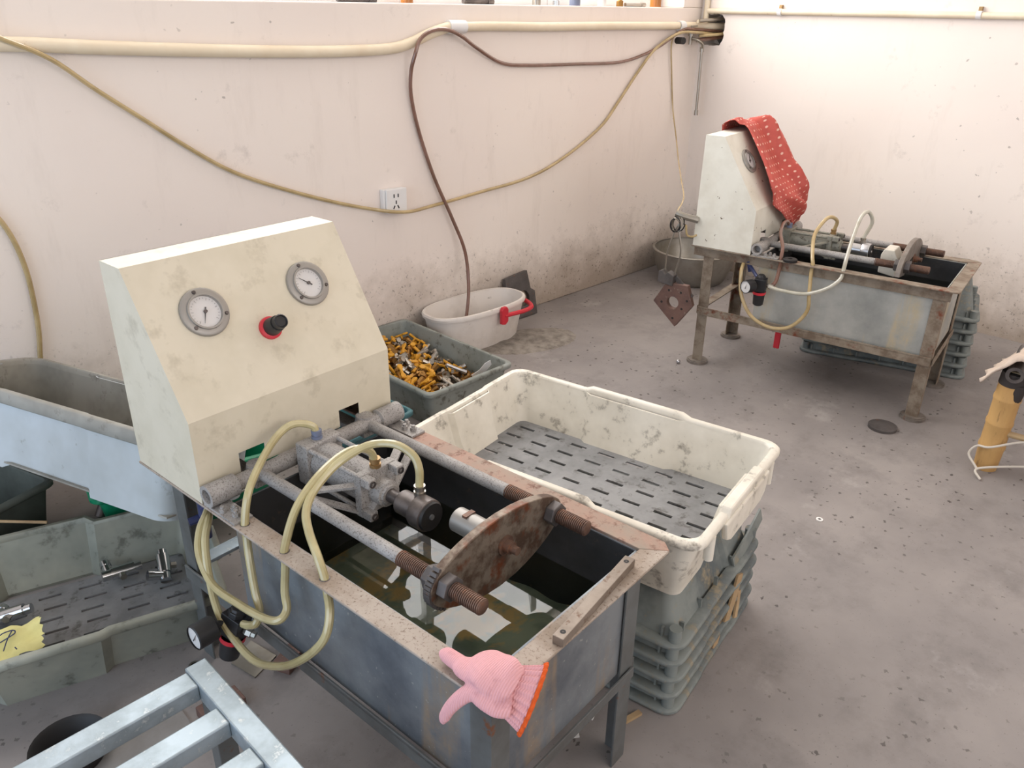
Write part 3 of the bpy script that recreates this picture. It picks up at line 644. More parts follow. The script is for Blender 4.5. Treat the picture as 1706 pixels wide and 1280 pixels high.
# ------------------------------------------------------------------ knitted glove
gl = thing('work_glove', 'pink knitted work glove with orange hem draped over the tank corner', 'glove', B1 @ Vector((1.1, .03, .6)), (0, 0, R(-85.865)))
O = Vector((1.1, .03, .6))
def blob(m, path, radii, flat, upv, n=14):
    P = smooth_path(path, 5); rs = []
    nseg = len(path)-1
    for i, p in enumerate(P):
        t = i/(len(P)-1)*nseg; k = min(int(t), nseg-1); f = t-k
        r = radii[k]*(1-f)+radii[k+1]*f; fl = flat[k]*(1-f)+flat[k+1]*f; u0 = Vector(upv[k]).lerp(Vector(upv[k+1]), f)
        T = (P[min(i+1, len(P)-1)]-P[max(i-1, 0)]).normalized(); u = (u0-T*u0.dot(T)).normalized(); w = T.cross(u)
        rs.append([p-O+w*r*math.cos(2*math.pi*j/n)+u*fl*math.sin(2*math.pi*j/n) for j in range(n)])
    m.rings(rs, cap0=True, cap1=True)
m = MB()
Z = (0, 0, 1); F = (0, -1, .5); E2 = (.6, -.35, .7)
blob(m, [(1.008, .021, .613), (1.022, .020, .619), (1.045, .019, .620), (1.07, .022, .619), (1.10, .03, .622)], [.006, .014, .0155, .0155, .02], [.006, .012, .013, .013, .012], [Z]*5)
blob(m, [(1.052, .018, .612), (1.062, .016, .622), (1.085, .020, .624), (1.115, .035, .628)], [.008, .020, .026, .03], [.008, .013, .014, .014], [Z]*4)
blob(m, [(1.060, -.030, .532), (1.064, -.029, .548), (1.076, -.024, .576), (1.094, -.010, .602), (1.118, .014, .618)], [.005, .0105, .012, .014, .018], [.005, .0095, .0105, .012, .013], [F, F, F, F, Z])
blob(m, [(1.066, .045, .616), (1.082, .042, .627), (1.108, .036, .630), (1.135, .038, .626), (1.150, .045, .616)], [.012, .034, .043, .038, .032], [.008, .014, .016, .015, .013], [Z, Z, Z, E2, E2])
blob(m, [(1.09, .01, .618), (1.115, .005, .610), (1.14, .015, .600), (1.155, .03, .594)], [.012, .022, .026, .024], [.01, .012, .012, .012], [Z, E2, E2, E2])
gb = m.build('hand', 'pinkglove', gl, True, ang=180)
rm = gb.modifiers.new('remesh', 'REMESH'); rm.mode = 'VOXEL'; rm.voxel_size = .0022; rm.use_smooth_shade = True
sm = gb.modifiers.new('smooth', 'SMOOTH'); sm.iterations = 6; sm.factor = .6
# ribbed cuff: flattened sleeve from the palm to the hem
cA, cB = Vector((1.136, .040, .606)), Vector((1.172, .062, .590))
def cuff_ring(t, thick=0):
    c = cA.lerp(cB, t); T = (cB-cA).normalized()
    wide = Vector((-.10, .62, .78)); wide = (wide-T*wide.dot(T)).normalized(); thin = T.cross(wide).normalized()
    a = .036+.019*t; b = .012+.005*t; n = 96
    return [c-O+wide*(a+thick+0.0018*math.cos(22*2*math.pi*j/n))*math.cos(2*math.pi*j/n)+thin*(b+thick+.0020*math.cos(22*2*math.pi*j/n))*math.sin(2*math.pi*j/n) for j in range(n)]
MB().rings([cuff_ring(t) for t in (0, .25, .5, .75, 1.0)]+[cuff_ring(t, -.0035) for t in (1.0, .4)]).build('ribbed_cuff', 'pinkglove', gl, True, ang=80)
hm = MB(); hm.rings([cuff_ring(.96, .001), cuff_ring(.97, .0035), cuff_ring(1.06, .0045), cuff_ring(1.12, .003), cuff_ring(1.12, -.003), cuff_ring(1.0, -.004)]); hm.build('hem', 'orange', gl, True, ang=80)

# ------------------------------------------------------------------ plastic crates
def outline(Lx, Wy, r, d, f0=.30, f1=.70, cs=5):
    hx, hy = Lx/2, Wy/2; pts = []; mids = []
    def side(p, q, nx, ny):
        for f, o in ((f0-.02, 0), (f0+.01, d), (f1-.01, d), (f1+.02, 0)):
            pts.append((p[0]+(q[0]-p[0])*f-nx*o, p[1]+(q[1]-p[1])*f-ny*o)); mids.append(1 if o or d == 0 else 0)
    def corner(cx, cy, a0):
        for k in range(cs+1):
            a = R(a0+90*k/cs); pts.append((cx+r*math.cos(a), cy+r*math.sin(a))); mids.append(0)
    corner(hx-r, -hy+r, -90); side((hx, -hy+r), (hx, hy-r), 1, 0)
    corner(hx-r, hy-r, 0); side((hx-r, hy), (-hx+r, hy), 0, 1)
    corner(-hx+r, hy-r, 90); side((-hx, hy-r), (-hx, -hy+r), -1, 0)
    corner(-hx+r, -hy+r, 180); side((-hx+r, -hy), (hx-r, -hy), 0, -1)
    return pts, mids
def tote(name, label, loc, rot, Lx, Wy, Hh, taper=.045, f01=(.30, .70), rrec=.25, rimw=.018, rimh=.022, lobe=.03, rec=.012, r=.045, slots=(8, 7), mat='crateW', matf='crateF', matr=None, matin=None, group=None, ribs=False, dip=0, cat='crate'):
    t = thing(name, label, cat, loc, rot, group)
    th = .005
    def ring(inset, z, zl=0, rr=r, cut=0):
        p, m = outline(Lx-2*inset, Wy-2*inset, max(rr-inset*.3, .012), rec, *f01)
        return [(x, y, z+zl*k) for (x, y), k in zip(p, m)]
    zf = lobe+.006
    b = MB()
    b.rings([ring(taper+rimw, .0, lobe), ring(taper*.93+rimw, .012, lobe*.95), ring(taper*.5+rimw, Hh*.5), ring(rimw, Hh-.006), ring(rimw+th, Hh-.006), ring(taper*.5+rimw+th, Hh*.5), ring(taper+rimw+th, max(zf, .012))], loop=True)
    bo = b.build('body', mat, t, True, ang=40)
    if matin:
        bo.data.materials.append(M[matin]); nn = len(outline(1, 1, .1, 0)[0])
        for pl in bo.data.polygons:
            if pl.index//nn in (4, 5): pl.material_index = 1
    # floor with real slots
    lf, wf = Lx-2*(taper+rimw)-.004, Wy-2*(taper+rimw)-.004
    f = MB(); z0, z1 = zf-.004, zf+.001
    if slots:
        nc, nr = slots; sl, sw = lf*.56/nc, .0115
        ys = [-wf/2+wf*(k+.5)/nr*.94+wf*.03 for k in range(nr)]
        prev = -wf/2
        for k, y in enumerate(ys):
            f.box(-lf/2, lf/2, prev, y-sw/2, z0, z1); px = -lf/2
            sh = 0.012 if k % 2 else -.012
            for c in range(nc):
                xc = -lf/2+lf*(c+.5)/nc+sh*.5
                f.box(px, xc-sl/2, y-sw/2, y+sw/2, z0, z1); px = xc+sl/2
            f.box(px, lf/2, y-sw/2, y+sw/2, z0, z1); prev = y+sw/2
        f.box(-lf/2, lf/2, prev, wf/2, z0, z1)
    else:
        f.box(-lf/2, lf/2, -wf/2, wf/2, z0, z1)
    f.build('slotted_floor' if slots else 'base', matf, t)
    # rolled rim, with an optional dipped hand hold on the long sides
    def rr_(inset, z):
        p, m = outline(Lx-2*inset, Wy-2*inset, max(r-inset*.3, .012), rec*rrec, *f01)
        return [(x, y, z+(dip if k and abs(y) > Wy*.4 else 0)) for (x, y), k in zip(p, m)]
    MB().rings([rr_(rimw+th, Hh-rimh), rr_(.004, Hh-rimh), rr_(0, Hh-rimh+.004), rr_(0, Hh-.005), rr_(.005, Hh), rr_(rimw+.002, Hh), rr_(rimw+th+.001, Hh-.006)], loop=True).build('rim', matr or mat, t, True, ang=50)
    if ribs:
        proto = None; zr = Hh-rimh-.026
        spots = [(sx*(Lx/2-rimw-.004), (-.42+.84*k/4)*(Wy-.06), zr, 0) for sx in (-1, 1) for k in range(5)]
        spots += [((-.46+.92*k/6)*(Lx-.06), sy*(Wy/2-rimw-.002), zr, 90) for sy in (-1, 1) for k in range(7)]
        for sp in spots:
            if proto is None: proto = rb = MB().box(-.005, .005, -.003, .003, 0, .028).build('rib', matr or mat, t)
            else: rb = proto.copy(); COL.objects.link(rb)
            rb.location = sp[:3]; rb.rotation_euler = (0, 0, R(sp[3]))
        for sx in (-1, 1):
            for sy in (-1, 1):
                MB().cyl((sx*(Lx/2-.030), sy*(Wy/2-.030), Hh-rimh-.035), (sx*(Lx/2-.030), sy*(Wy/2-.030), Hh-.004), .016, 12).build('corner_post', matr or mat, t, True)
    return t
# stack beside the near bench: five upturned crates and an upright white one on top
yawS = 99.3
near = Vector((1.315, .717))
def stack_centre(corner, yaw, Lx, Wy):
    a = R(yaw); d = Vector((math.cos(a), math.sin(a))); n = Vector((math.sin(a), -math.cos(a)))
    return corner + d*Lx/2 + n*Wy/2
cc = stack_centre(near, yawS, .86, .565)
words = ('lowest', 'second', 'middle', 'fourth', 'topmost')
for k, z in enumerate((0, .052, .105, .158, .212)):
    tote('plastic_crate', 'upturned teal-grey crate, %s of the five under the white crate' % (words[k] if k in (0, 2, 4) else words[k]+' from the floor'), (cc.x+.004*(k % 2), cc.y, z+.135), (math.pi, 0, R(yawS+(.6, -.5, .3, -.4, .2)[k])), .86, .565, .135, .045, rimw=.026, rimh=.016, mat='crateB', matf='crateB', slots=None, ribs=True, lobe=0, group='upturned crates beside the near bench')
cw = stack_centre(Vector((1.297, .692)), 99.8, .875, .575)
wc = tote('plastic_crate', 'dirty white slotted crate standing open on top of the upturned stack', (cw.x, cw.y, .346), (0, 0, R(99.8)), .875, .575, .20, .042, rimw=.018, rimh=.020, lobe=.044, rec=.014, slots=(8, 7), mat='crateW', matf='crateF', dip=.012)
hdl = MB(); hdl.prism([(-.13, .188), (-.11, .212), (.11, .212), (.13, .188)], 0, -.441, -.412); hdl.prism([(-.15, .19), (.15, .19), (.13, .135), (.10, .12), (-.10, .12), (-.13, .135)], 0, -.446, -.430)
hdl.build('hand_hold', 'crateW', wc, bevel=.005)
for sy in (-.20, .20): MB().cyl((-.428, sy, .12), (-.428, sy, .185), .012, 12).build('stacking_lug', 'crateW', wc, True)
# stack behind the far bench
c2 = stack_centre(Vector((4.02, .893)), 107.0, .77, .48)
for k in range(6):
    tote('plastic_crate', 'upturned grey-green crate behind the far bench, %s of its stack' % ('bottom', 'second from bottom', 'third from bottom', 'third from top', 'second from top', 'topmost')[k], (c2.x, c2.y, .058*k+.2), (math.pi, 0, R(107.0+(.5, -.4, .2, -.3, .5, 0)[k])), .77, .48, .2, .05, rimw=.026, rimh=.018, mat='crateB', matf='crateB', slots=None, ribs=True, lobe=0, group='upturned crates behind the far bench')
# crates on the left
tote('plastic_crate', 'low stone-grey slotted crate with three chrome fittings beside the near bench leg', (.328+.02, 2.112, 0), (0, 0, R(-16.3)), .88, .55, .168, .05, rimw=.016, lobe=.0, rec=-.022, f01=(.33, .67), rrec=1.0, r=.04, slots=(7, 7), mat='crateS', matf='crateF', dip=.010)
tote('plastic_crate', 'dark grey-green crate of oily fittings behind the slotted crate', (.205, 2.655, 0), (0, 0, R(18)), .62, .34, .205, .03, rimw=.015, lobe=0, rec=.0, r=.03, slots=None, mat='darkcr', matf='darkcr')
tote('plastic_bin', 'green plastic bin under the pale tote behind the near bench', (.905, 2.475, 0), (0, 0, R(-12)), .60, .40, .222, .035, rimw=.018, lobe=0, rec=.0, r=.04, slots=None, mat='green', matf='green', cat='bin')
ax = Vector((.326, -.946, 0)).normalized(); tilt = R(15)
tt = tote('storage_tote', 'large pale blue-grey tote tipped on the crates by the wall', (0, 0, 0), (0, 0, 0), 1.0, .36, .245, .012, rimw=.016, rimh=.04, lobe=.012, rec=.014, r=.06, slots=None, mat='toteL', matf='toteIn', matr='toteIn', matin='toteIn', cat='tote')
# x' along the tote, y' towards the wall side (tipped lower)
nrm = Vector((.943, .334, 0)).normalized()
yv = (nrm*math.cos(tilt)-Vector((0, 0, 1))*math.sin(tilt)); zv = ax.cross(yv).normalized()
if zv.z < 0: zv = -zv
xv = yv.cross(zv)
ctr_rim = Vector((.45, 2.493, .58)).lerp(Vector((.617, 1.975, .58)), .30) + yv*.18 + Vector((0, 0, .012))
mid = ctr_rim - zv*.245
tt.matrix_world = Matrix(((xv.x, yv.x, zv.x, mid.x), (xv.y, yv.y, zv.y, mid.y), (xv.z, yv.z, zv.z, mid.z), (0, 0, 0, 1)))
tote('plastic_crate', 'grey-green crate heaped with valves against the wall by the bucket', (2.085, 2.648, 0), (0, 0, 0), .0+.49, .775, .18, .03, rimw=.016, lobe=0, rec=.0, r=.035, slots=None, mat='crateG', matf='darkcr')
tote('plastic_bin', 'teal plastic bin between the near control box and the valve crate', (1.56, 2.36, 0), (0, 0, R(4)), .36, .28, .16, .025, rimw=.012, lobe=0, rec=.0, r=.03, slots=None, mat='teal', matf='teal', cat='bin')

# ------------------------------------------------------------------ fittings and valves
def proto_fitting(name):
    t = thing(name, 'x', 'valve')
    MB().lathe((-.045, 0, 0), (1, 0, 0), [(0, .010), (0, .014), (.022, .014), (.022, .017), (.078, .017), (.078, .012), (.095, .012), (.095, .008)], 16, True, True).build('body', 'chrome', t, True)
    MB().lathe((-.028, 0, 0), (0, 1, .2), [(0, .012), (.03, .012), (.03, .0135), (.045, .0135), (.045, .009)], 14, False, True).build('branch', 'chrome', t, True)
    MB().prism(hexpoly(0, 0, .009), 1, -.030, -.016).build('hex_nut', 'nickel', t)
    return t
for n, (loc, rot, lab) in enumerate((((.57, 2.193, .047), (0, .05, R(-8)), 'chrome fitting lying in the middle of the slotted crate'), ((.672, 2.125, .047), (.2, -.35, R(70)), 'chrome fitting in the slotted crate closest to the bench leg'), ((.275, 2.215, .047), (-.3, -.2, R(-28)), 'chrome fitting beside the yellow note in the slotted crate'))):
    f = proto_fitting('pipe_fitting'); f.scale = (1.15,)*3; f.location = loc; f.rotation_euler = rot; tag(f, lab, 'fitting', 'chrome fittings in the slotted crate')
def proto_valve(kind):
    t = thing(('butterfly_valve', 'pipe_fitting', 'brass_fitting', 'handle_part')[kind], 'x', 'valve')
    if kind == 0:
        MB().lathe((-.032, 0, 0), (1, 0, 0), [(0, .009), (0, .014), (.016, .014), (.016, .011), (.048, .011), (.048, .014), (.064, .014), (.064, .009)], 8, True, True).build('body', 'gold', t)
        h = MB(); h.cyl((0, 0, .008), (0, 0, .026), .006, 8)
        h.prism([(-.036, -.010), (-.022, -.013), (-.008, -.006), (.008, -.006), (.022, -.013), (.036, -.010), (.036, .010), (.022, .013), (.008, .006), (-.008, .006), (-.022, .013), (-.036, .010)], 2, .024, .034)
        h.build('handle', 'yellow', t, bevel=.002, seg=1)
    elif kind == 1:
        MB().lathe((-.04, 0, 0), (1, 0, 0), [(0, .008), (0, .012), (.02, .012), (.02, .015), (.055, .015), (.055, .010), (.08, .010), (.08, .006)], 10, True, True).build('body', 'nickel', t, True)
        MB().lathe((-.01, 0, 0), (0, 1, 0), [(0, .009), (.03, .009), (.03, .006)], 8, False, True).build('branch', 'nickel', t, True)
    elif kind == 2:
        MB().lathe((-.03, 0, 0), (1, 0, 0), [(.05, .012), (0, .013), (0, .021), (.012, .021), (.012, .015), (.06, .014), (.06, .008)], 6, False, True).build('body', 'gold', t)
    else:
        h = MB(); h.prism([(-.045, -.006), (.02, -.008), (.03, -.022), (.042, -.022), (.042, .022), (.03, .022), (.02, .008), (-.045, .006)], 2, -.005, .006); h.build('lever', 'yellow', t, bevel=.002, seg=1)
        MB().cyl((.03, 0, -.012), (.03, 0, .014), .012, 10).build('hub', 'yellow', t)
    return t
protos = [proto_valve(k) for k in range(4)]
plabel = ('brass valve with a yellow butterfly handle in the heap', 'dull nickel pipe fitting in the heap of valves', 'hexagonal brass fitting in the heap of valves', 'loose yellow lever handle in the heap of valves')
random.seed(21); first = [True]*4; cnt = 0
for layer in range(2):
    for i in range(8):
        for j in range(13):
            x = 1.905+.36*(i+random.uniform(.2, .8))/8; y = 2.33+.62*(j+random.uniform(.2, .8))/13
            if layer == 0 and (i+j) % 2: continue
            hgt = .045+.075*min(1, max(0, (y-2.36)/.45))*min(1, 1.25-(x-1.9)/.5)
            z = hgt if layer == 0 else hgt+.022
            right = (x-1.905)/.36*.6+(1-(y-2.33)/.62)*.6
            u = random.random()
            if right > .75: k = 1 if u < .66 else (2 if u < .8 else (0 if u < .92 else 3))
            else: k = 0 if u < .34 else (3 if u < .54 else (2 if u < .74 else 1))
            o = protos[k] if first[k] else copy_tree(protos[k])
            first[k] = False; cnt += 1
            o.location = (x, y, z); o.rotation_euler = (random.uniform(-.9, .9), random.uniform(-.8, .8), random.uniform(0, 6.28))
            tag(o, plabel[k], 'valve', 'heap of valves in the wall crate')
pz = MB(); pz.prism([(0, 0), (.03, .012), (.075, .085), (.07, .11), (.045, .09), (.02, .05), (-.015, .02)], 1, -.0015, .0015)
pz = pz.build('paper_scrap', 'white'); pz.location = (2.22, 2.40, .09); pz.rotation_euler = (.3, 0, R(-45)); tag(pz, 'crumpled pale paper scrap standing in the valve crate', 'paper')
ss = MB().lathe((0, 0, 0), (-.55, .35, .35), [(0, .012), (.02, .012), (.02, .009), (.10, .008)], 12, True, True).build('steel_spindle', 'steel', None, True); ss.location = (2.22, 2.46, .10); tag(ss, 'bright steel stem leaning in the valve crate next to the paper', 'part')
yb = MB(); yb.lathe((0, 0, 0), (0, 0, 1), [(0, .01), (.006, .035), (.03, .045), (.055, .035), (.07, .014)], 14, True, True); yb = yb.build('plastic_bag', 'paper', None, True); yb.location = (1.915, 2.93, .125); tag(yb, 'yellow crumpled bag in the far corner of the valve crate', 'bag')
# oily fittings and a rod in the dark crate
random.seed(5)
for k, (x, y, z) in enumerate(((.10, 2.55, .12), (.17, 2.60, .15), (.24, 2.62, .14), (.30, 2.66, .12), (.13, 2.68, .15), (.22, 2.72, .13), (.05, 2.60, .15))):
    o = copy_tree(protos[1]); o.location = (x, y, z); o.rotation_euler = (random.uniform(-.8, .8), random.uniform(-.6, .6), random.uniform(0, 6)); tag(o, 'oily pipe fitting lying in the dark crate', 'fitting', 'oily fittings in the dark crate')
    o.name = 'oily_fitting'
    for c in o.children: c.data = c.data.copy(); c.data.materials.clear(); c.data.materials.append(M['darksteel'])
tag(MB().cyl((.19, 2.56, .235), (.455, 2.385, .185), .0045, 8).build('thin_stick', 'wood', None, True), 'thin stick lying from the dark crate to the slotted crate rim', 'stick')
tag(MB().lathe((.62, 2.47, .08), (.5, .3, .6), [(0, .02), (.05, .02), (.05, .014), (.12, .013)], 12, True, True).build('pipe_fitting', 'darksteel', None, True), 'grey fitting in the corner of the green bin', 'fitting')
# yellow note with a handwritten mark
nt = thing('paper_note', 'crumpled yellow paper note with blue pen mark in the slotted crate', 'paper', (.225, 2.058, .075), (R(12), R(-10), R(-20)))
g = MB(); n = 14; random.seed(2)
for i in range(n+1):
    for j in range(n+1):
        x, y = -.09+.18*i/n, -.06+.12*j/n
        k = 1+.06*math.sin(i*1.7)*(1 if j in (0, n) else 0)+.05*math.sin(j*2.3)*(1 if i in (0, n) else 0)
        g.v.append((x*k, y*k*(1-.25*abs(i/n-.4)), .006*math.sin(x*70+y*30)+.005*math.sin(y*90-x*20)+random.uniform(-.0015, .0015)))
g.f = [(i*(n+1)+j, (i+1)*(n+1)+j, (i+1)*(n+1)+j+1, i*(n+1)+j+1) for i in range(n) for j in range(n)]
g.build('sheet', 'paper', nt, True, ang=60)
m = MB()
def pen(pts):
    m.tube([(x, y, .0135+.004*math.sin(x*70+y*30)) for x, y in pts], .0016, 6, k=3)
pen([(.0, -.028), (.012, .0), (.024, .026)]); pen([(-.02, .018), (.0, .026), (.026, .024), (.03, .012), (.014, .004)]); pen([(-.02, .018), (-.014, .004), (.014, .004)]); pen([(.03, -.036), (.034, -.044)])
m.build('pen_mark', 'bluepl', nt)
# ------------------------------------------------------------------ oval bucket
bk = thing('oval_bucket', 'white oval bucket with a red clip by the wall', 'bucket', (2.675, 2.885, 0), (0, 0, R(-2))); bk.scale = (1.1, 1.1, 1.06)
def oval(a, b, n=44, e=2.6): return [(a*math.copysign(abs(math.cos(2*math.pi*k/n))**(2/e), math.cos(2*math.pi*k/n)), b*math.copysign(abs(math.sin(2*math.pi*k/n))**(2/e), math.sin(2*math.pi*k/n))) for k in range(n)]
def oring(a, b, z): return [(x, y, z) for x, y in oval(a, b)]
MB().rings([oring(.235, .095, 0), oring(.24, .10, .004), oring(.272, .127, .19), oring(.272, .127, .2), oring(.267, .122, .2), oring(.232, .092, .012)], cap0=True, cap1=True).build('body', 'bucket', bk, True)
MB().rings([oring(.270, .125, .182), oring(.280, .135, .182), oring(.283, .137, .195), oring(.279, .133, .204), oring(.268, .123, .204)], loop=True).build('rim', 'bucket', bk, True)
hd = MB().tube([(.05, -.150, .165), (.11, -.150, .162), (.18, -.147, .158), (.25, -.125, .155), (.285, -.07, .155), (.292, -.02, .158)], .011, 8).build('handle', 'red', bk, True)
MB().prism([(.03, .125), (.052, .12), (.070, .135), (.070, .195), (.062, .21), (.038, .21), (.03, .195)], 1, -.158, -.138).build('clip', 'red', bk, bevel=.004)
# ------------------------------------------------------------------ iron plates
def holed_plate(mb, poly, c, r, a0, a1, axis=1, n=36):
    import itertools
    def hit(ang):
        d = (math.cos(ang), math.sin(ang)); best = None
        for (p, q) in zip(poly, poly[1:]+poly[:1]):
            ex, ey = q[0]-p[0], q[1]-p[1]; den = d[0]*ey-d[1]*ex
            if abs(den) < 1e-9: continue
            t = ((p[0]-c[0])*ey-(p[1]-c[1])*ex)/den; u = ((p[0]-c[0])*d[1]-(p[1]-c[1])*d[0])/den
            if t > 0 and -1e-6 <= u <= 1+1e-6 and (best is None or t > best): best = t
        return (c[0]+d[0]*best, c[1]+d[1]*best)
    angs = sorted([2*math.pi*k/n for k in range(n)]+[math.atan2(p[1]-c[1], p[0]-c[0]) % (2*math.pi) for p in poly])
    o = [hit(a) for a in angs]; i = [(c[0]+r*math.cos(a), c[1]+r*math.sin(a)) for a in angs]
    P = lambda p, a: (p[0], a, p[1]) if axis == 1 else (p[0], p[1], a)
    mb.rings([[P(p, a0) for p in o], [P(p, a1) for p in o], [P(p, a1) for p in i], [P(p, a0) for p in i]], loop=True)
lp = MB(); holed_plate(lp, [(-.11, 0), (.11, 0), (.115, .13), (.085, .15), (.075, .255), (-.10, .24), (-.115, .1)], (.02, .105), .045, -.012, .012)
lp = lp.build('iron_plate', 'iron', None, bevel=.002); lp.location = (3.115, 2.962, .003); lp.rotation_euler = (R(-13), 0, 0); tag(lp, 'dark iron plate with a large hole leaning on the wall behind the bucket', 'plate')
hx = thing('flange_plate', 'rusty diamond-shaped flange plate hanging on wires at the far bench', 'plate', (3.226, 1.982, 0), (0, 0, R(-81.533)))
m = MB(); holed_plate(m, [(-.016, .204), (.064, .324), (.030, .418), (-.078, .418), (-.14, .312)], (-.038, .322), .030, -.062, -.034)
fp = m.build('plate', 'ironr', hx, bevel=.002)
for x, z in ((-.095, .315), (-.03, .245), (.035, .345), (0, .38), (.012, .30), (-.062, .38)): MB().lathe((x, -.0625, z), (0, -1, 0), [(0, .006), (.0006, .001)], 10).build('bolt_hole', 'rubber', fp)
MB().prism([(-.122, .415), (-.045, .405), (-.042, .455), (-.075, .47), (-.085, .455), (-.105, .475), (-.122, .465)], 1, -.072, -.03).build('clamp_block', 'iron', hx, bevel=.002)
MB().prism([(-.05, .44), (-.035, .45), (.055, .37), (.045, .35)], 1, -.05, -.036).build('strap_bar', 'iron', hx)
for pts in ([(-.098, -.05, .47), (-.095, -.05, .56), (-.07, -.045, .66), (-.055, -.04, .70)], [(-.05, -.05, .45), (-.03, -.045, .56), (-.045, -.045, .65), (-.055, -.04, .70)]):
    MB().tube(pts, .004, 7).build('hanging_wire', 'nickel', hx, True)
for k in range(5):
    a = k*1.3; MB().tube([(-.055+.03*math.cos(a+q*.9)*(1-.1*k), -.05-.008*k+.015*math.sin(q*1.1), .70+.034*math.sin(a+q*.9)) for q in range(8)], .003, 6).build('wire_loop', 'nickel' if k % 2 else 'rubber', hx, True)
cb = MB(); cb.tube([(-.075, -.04, .745), (-.04, -.03, .735), (.02, .0, .72)], .016, 10); cb.build('cable_sleeve', 'alu', hx, True)
MB().tube([(-.02, -.04, .70), (-.01, -.04, .655), (.01, -.02, .645), (.02, .01, .65)], .005, 7).build('cable_end', 'hoseT', hx, True)
# ------------------------------------------------------------------ red dotted cloth over the far control box
cm = MB(); NU, NV = 26, 34; uvs = []
prof = [(-.02, .98), (-.012, 1.06), (.0, 1.112), (.05, 1.135), (.105, 1.125), (.16, 1.045), (.215, .955), (.265, .875), (.305, .81), (.325, .76), (.322, .71), (.318, .665)]
left = [.24, .22, .19, .17, .19, .165, .15, .10, .12, .23, .31, .37]; rightb = [.50, .52, .54, .56, .575, .60, .61, .605, .60, .585, .55, .49]
def samp(a, t):
    k = t*(len(a)-1); i = min(int(k), len(a)-2); f = k-i
    return a[i]*(1-f)+a[i+1]*f if not isinstance(a[0], tuple) else tuple(p*(1-f)+q*f for p, q in zip(a[i], a[i+1]))
for j in range(NV+1):
    v = j/NV; x0, z0 = samp(prof, v); l, r_ = samp(left, v), samp(rightb, v)
    for i in range(NU+1):
        u = i/NU; y = l+(r_-l)*u
        fold = .024*math.sin(u*9+v*4)+.012*math.sin(u*21-v*9)+.014*math.sin(v*14+u*6)+.03*math.exp(-((v-.66)/.07)**2)*(1-u)
        fold += .034*math.exp(-(abs(u-.42-.38*v)/.07)**1.2)*(1 if v > .2 else v*5)+.022*math.exp(-(abs(u-.15-.9*(v-.55))/.06)**1.3)*(v > .5)-.014*math.exp(-(abs(u-.34-.38*v)/.05)**2)
        fold = max(fold, -.004)+.010
        edge = 1-.35*(u > .97)-.35*(u < .03)
        cm.v.append((x0+.83*fold*edge*min(1, v*3), y+.010*math.sin(v*21)*(u < .1), z0+.5*fold*edge+(.03*math.sin(u*5+1) if v < .3 else 0)*(v/.3)*0.6+(.012*math.sin(u*16) if v > .95 else 0)))
        uvs.append((y*.9, v*.75))
cm.f = [(j*(NU+1)+i, j*(NU+1)+i+1, (j+1)*(NU+1)+i+1, (j+1)*(NU+1)+i) for j in range(NV) for i in range(NU)]
cl = cm.build('polka_cloth', 'polka', None, True, ang=180); cl.matrix_world = B2
uvl = cl.data.uv_layers.new(name='UVMap')
for lp_ in cl.data.loops: uvl.data[lp_.index].uv = uvs[lp_.vertex_index]
sd = cl.modifiers.new('thickness', 'SOLIDIFY'); sd.thickness = .0015
tag(cl, 'red cloth with white dots draped over the far control box', 'cloth')
# ------------------------------------------------------------------ basin in the corner
ba = thing('metal_basin', 'dull aluminium basin on the floor in the room corner', 'basin', (4.44, 2.70, 0))
MB().lathe((0, 0, 0), (0, 0, 1), [(0, .001), (0, .19), (.015, .205), (.10, .245), (.19, .262), (.205, .262), (.205, .255), (.10, .238), (.02, .198), (.01, .001)], 44).build('bowl', 'alu', ba, True)
MB().lathe((0, 0, .198), (0, 0, 1), [(0, .258), (.002, .268), (.008, .270), (.012, .266), (.012, .254)], 44).build('rolled_rim', 'alu', ba, True)
# ------------------------------------------------------------------ bamboo stool at the right edge
bs = thing('bamboo_stool', 'stool leg of thick bamboo with a charred top at the right edge', 'stool', (3.225, .565, 0), (0, 0, 0))
def bam(p0, p1, r):
    a, b = Vector(p0), Vector(p1); Ld = (b-a).length; prof = [(0, r*.9)]
    for k in range(1, 4): s = Ld*k/3.6; prof += [(s-.012, r), (s-.003, r*1.06), (s+.003, r*1.06), (s+.012, r)]
    prof.append((Ld, r*.98)); return MB().lathe(a, b-a, prof, 18, True, True)
bam((0, 0, 0), (-.028, -.012, .375), .045).build('bamboo_leg', 'bamboo', bs, True)
MB().lathe((-.0275, -.012, .372), (-.028, -.012, .375), [(0, .0462), (.05, .044)], 18, True, True).build('charred_top', 'scorch', bs, True)
ch = MB(); ch.lathe((-.020-.012, -.012-.018, .295), (-.07, -.03, .9), [(0, .012), (.02, .026), (.06, .030), (.085, .028)], 12, True, True); ch.build('char_patch', 'scorch', bs, True)
bam((.04, -.55, 0), (.0, -.53, .375), .045).build('bamboo_leg', 'bamboo', bs, True)
MB().tube([(-.02, -.03, .17), (-.01, -.28, .18), (.02, -.54, .18)], .012, 10).build('cross_bar', 'wood', bs, True)
MB().lathe((-.085, -.022, .425), (1, .12, 0), [(.05, .017), (0, .018), (0, .030), (.30, .030)], 20, False, True).build('top_pipe', 'darksteel', bs, True)
MB().box(-.05, .22, -.60, .0, .40, .425).build('seat_board', 'wood', bs, bevel=.004)
cs = MB(); n1, n2 = 18, 34
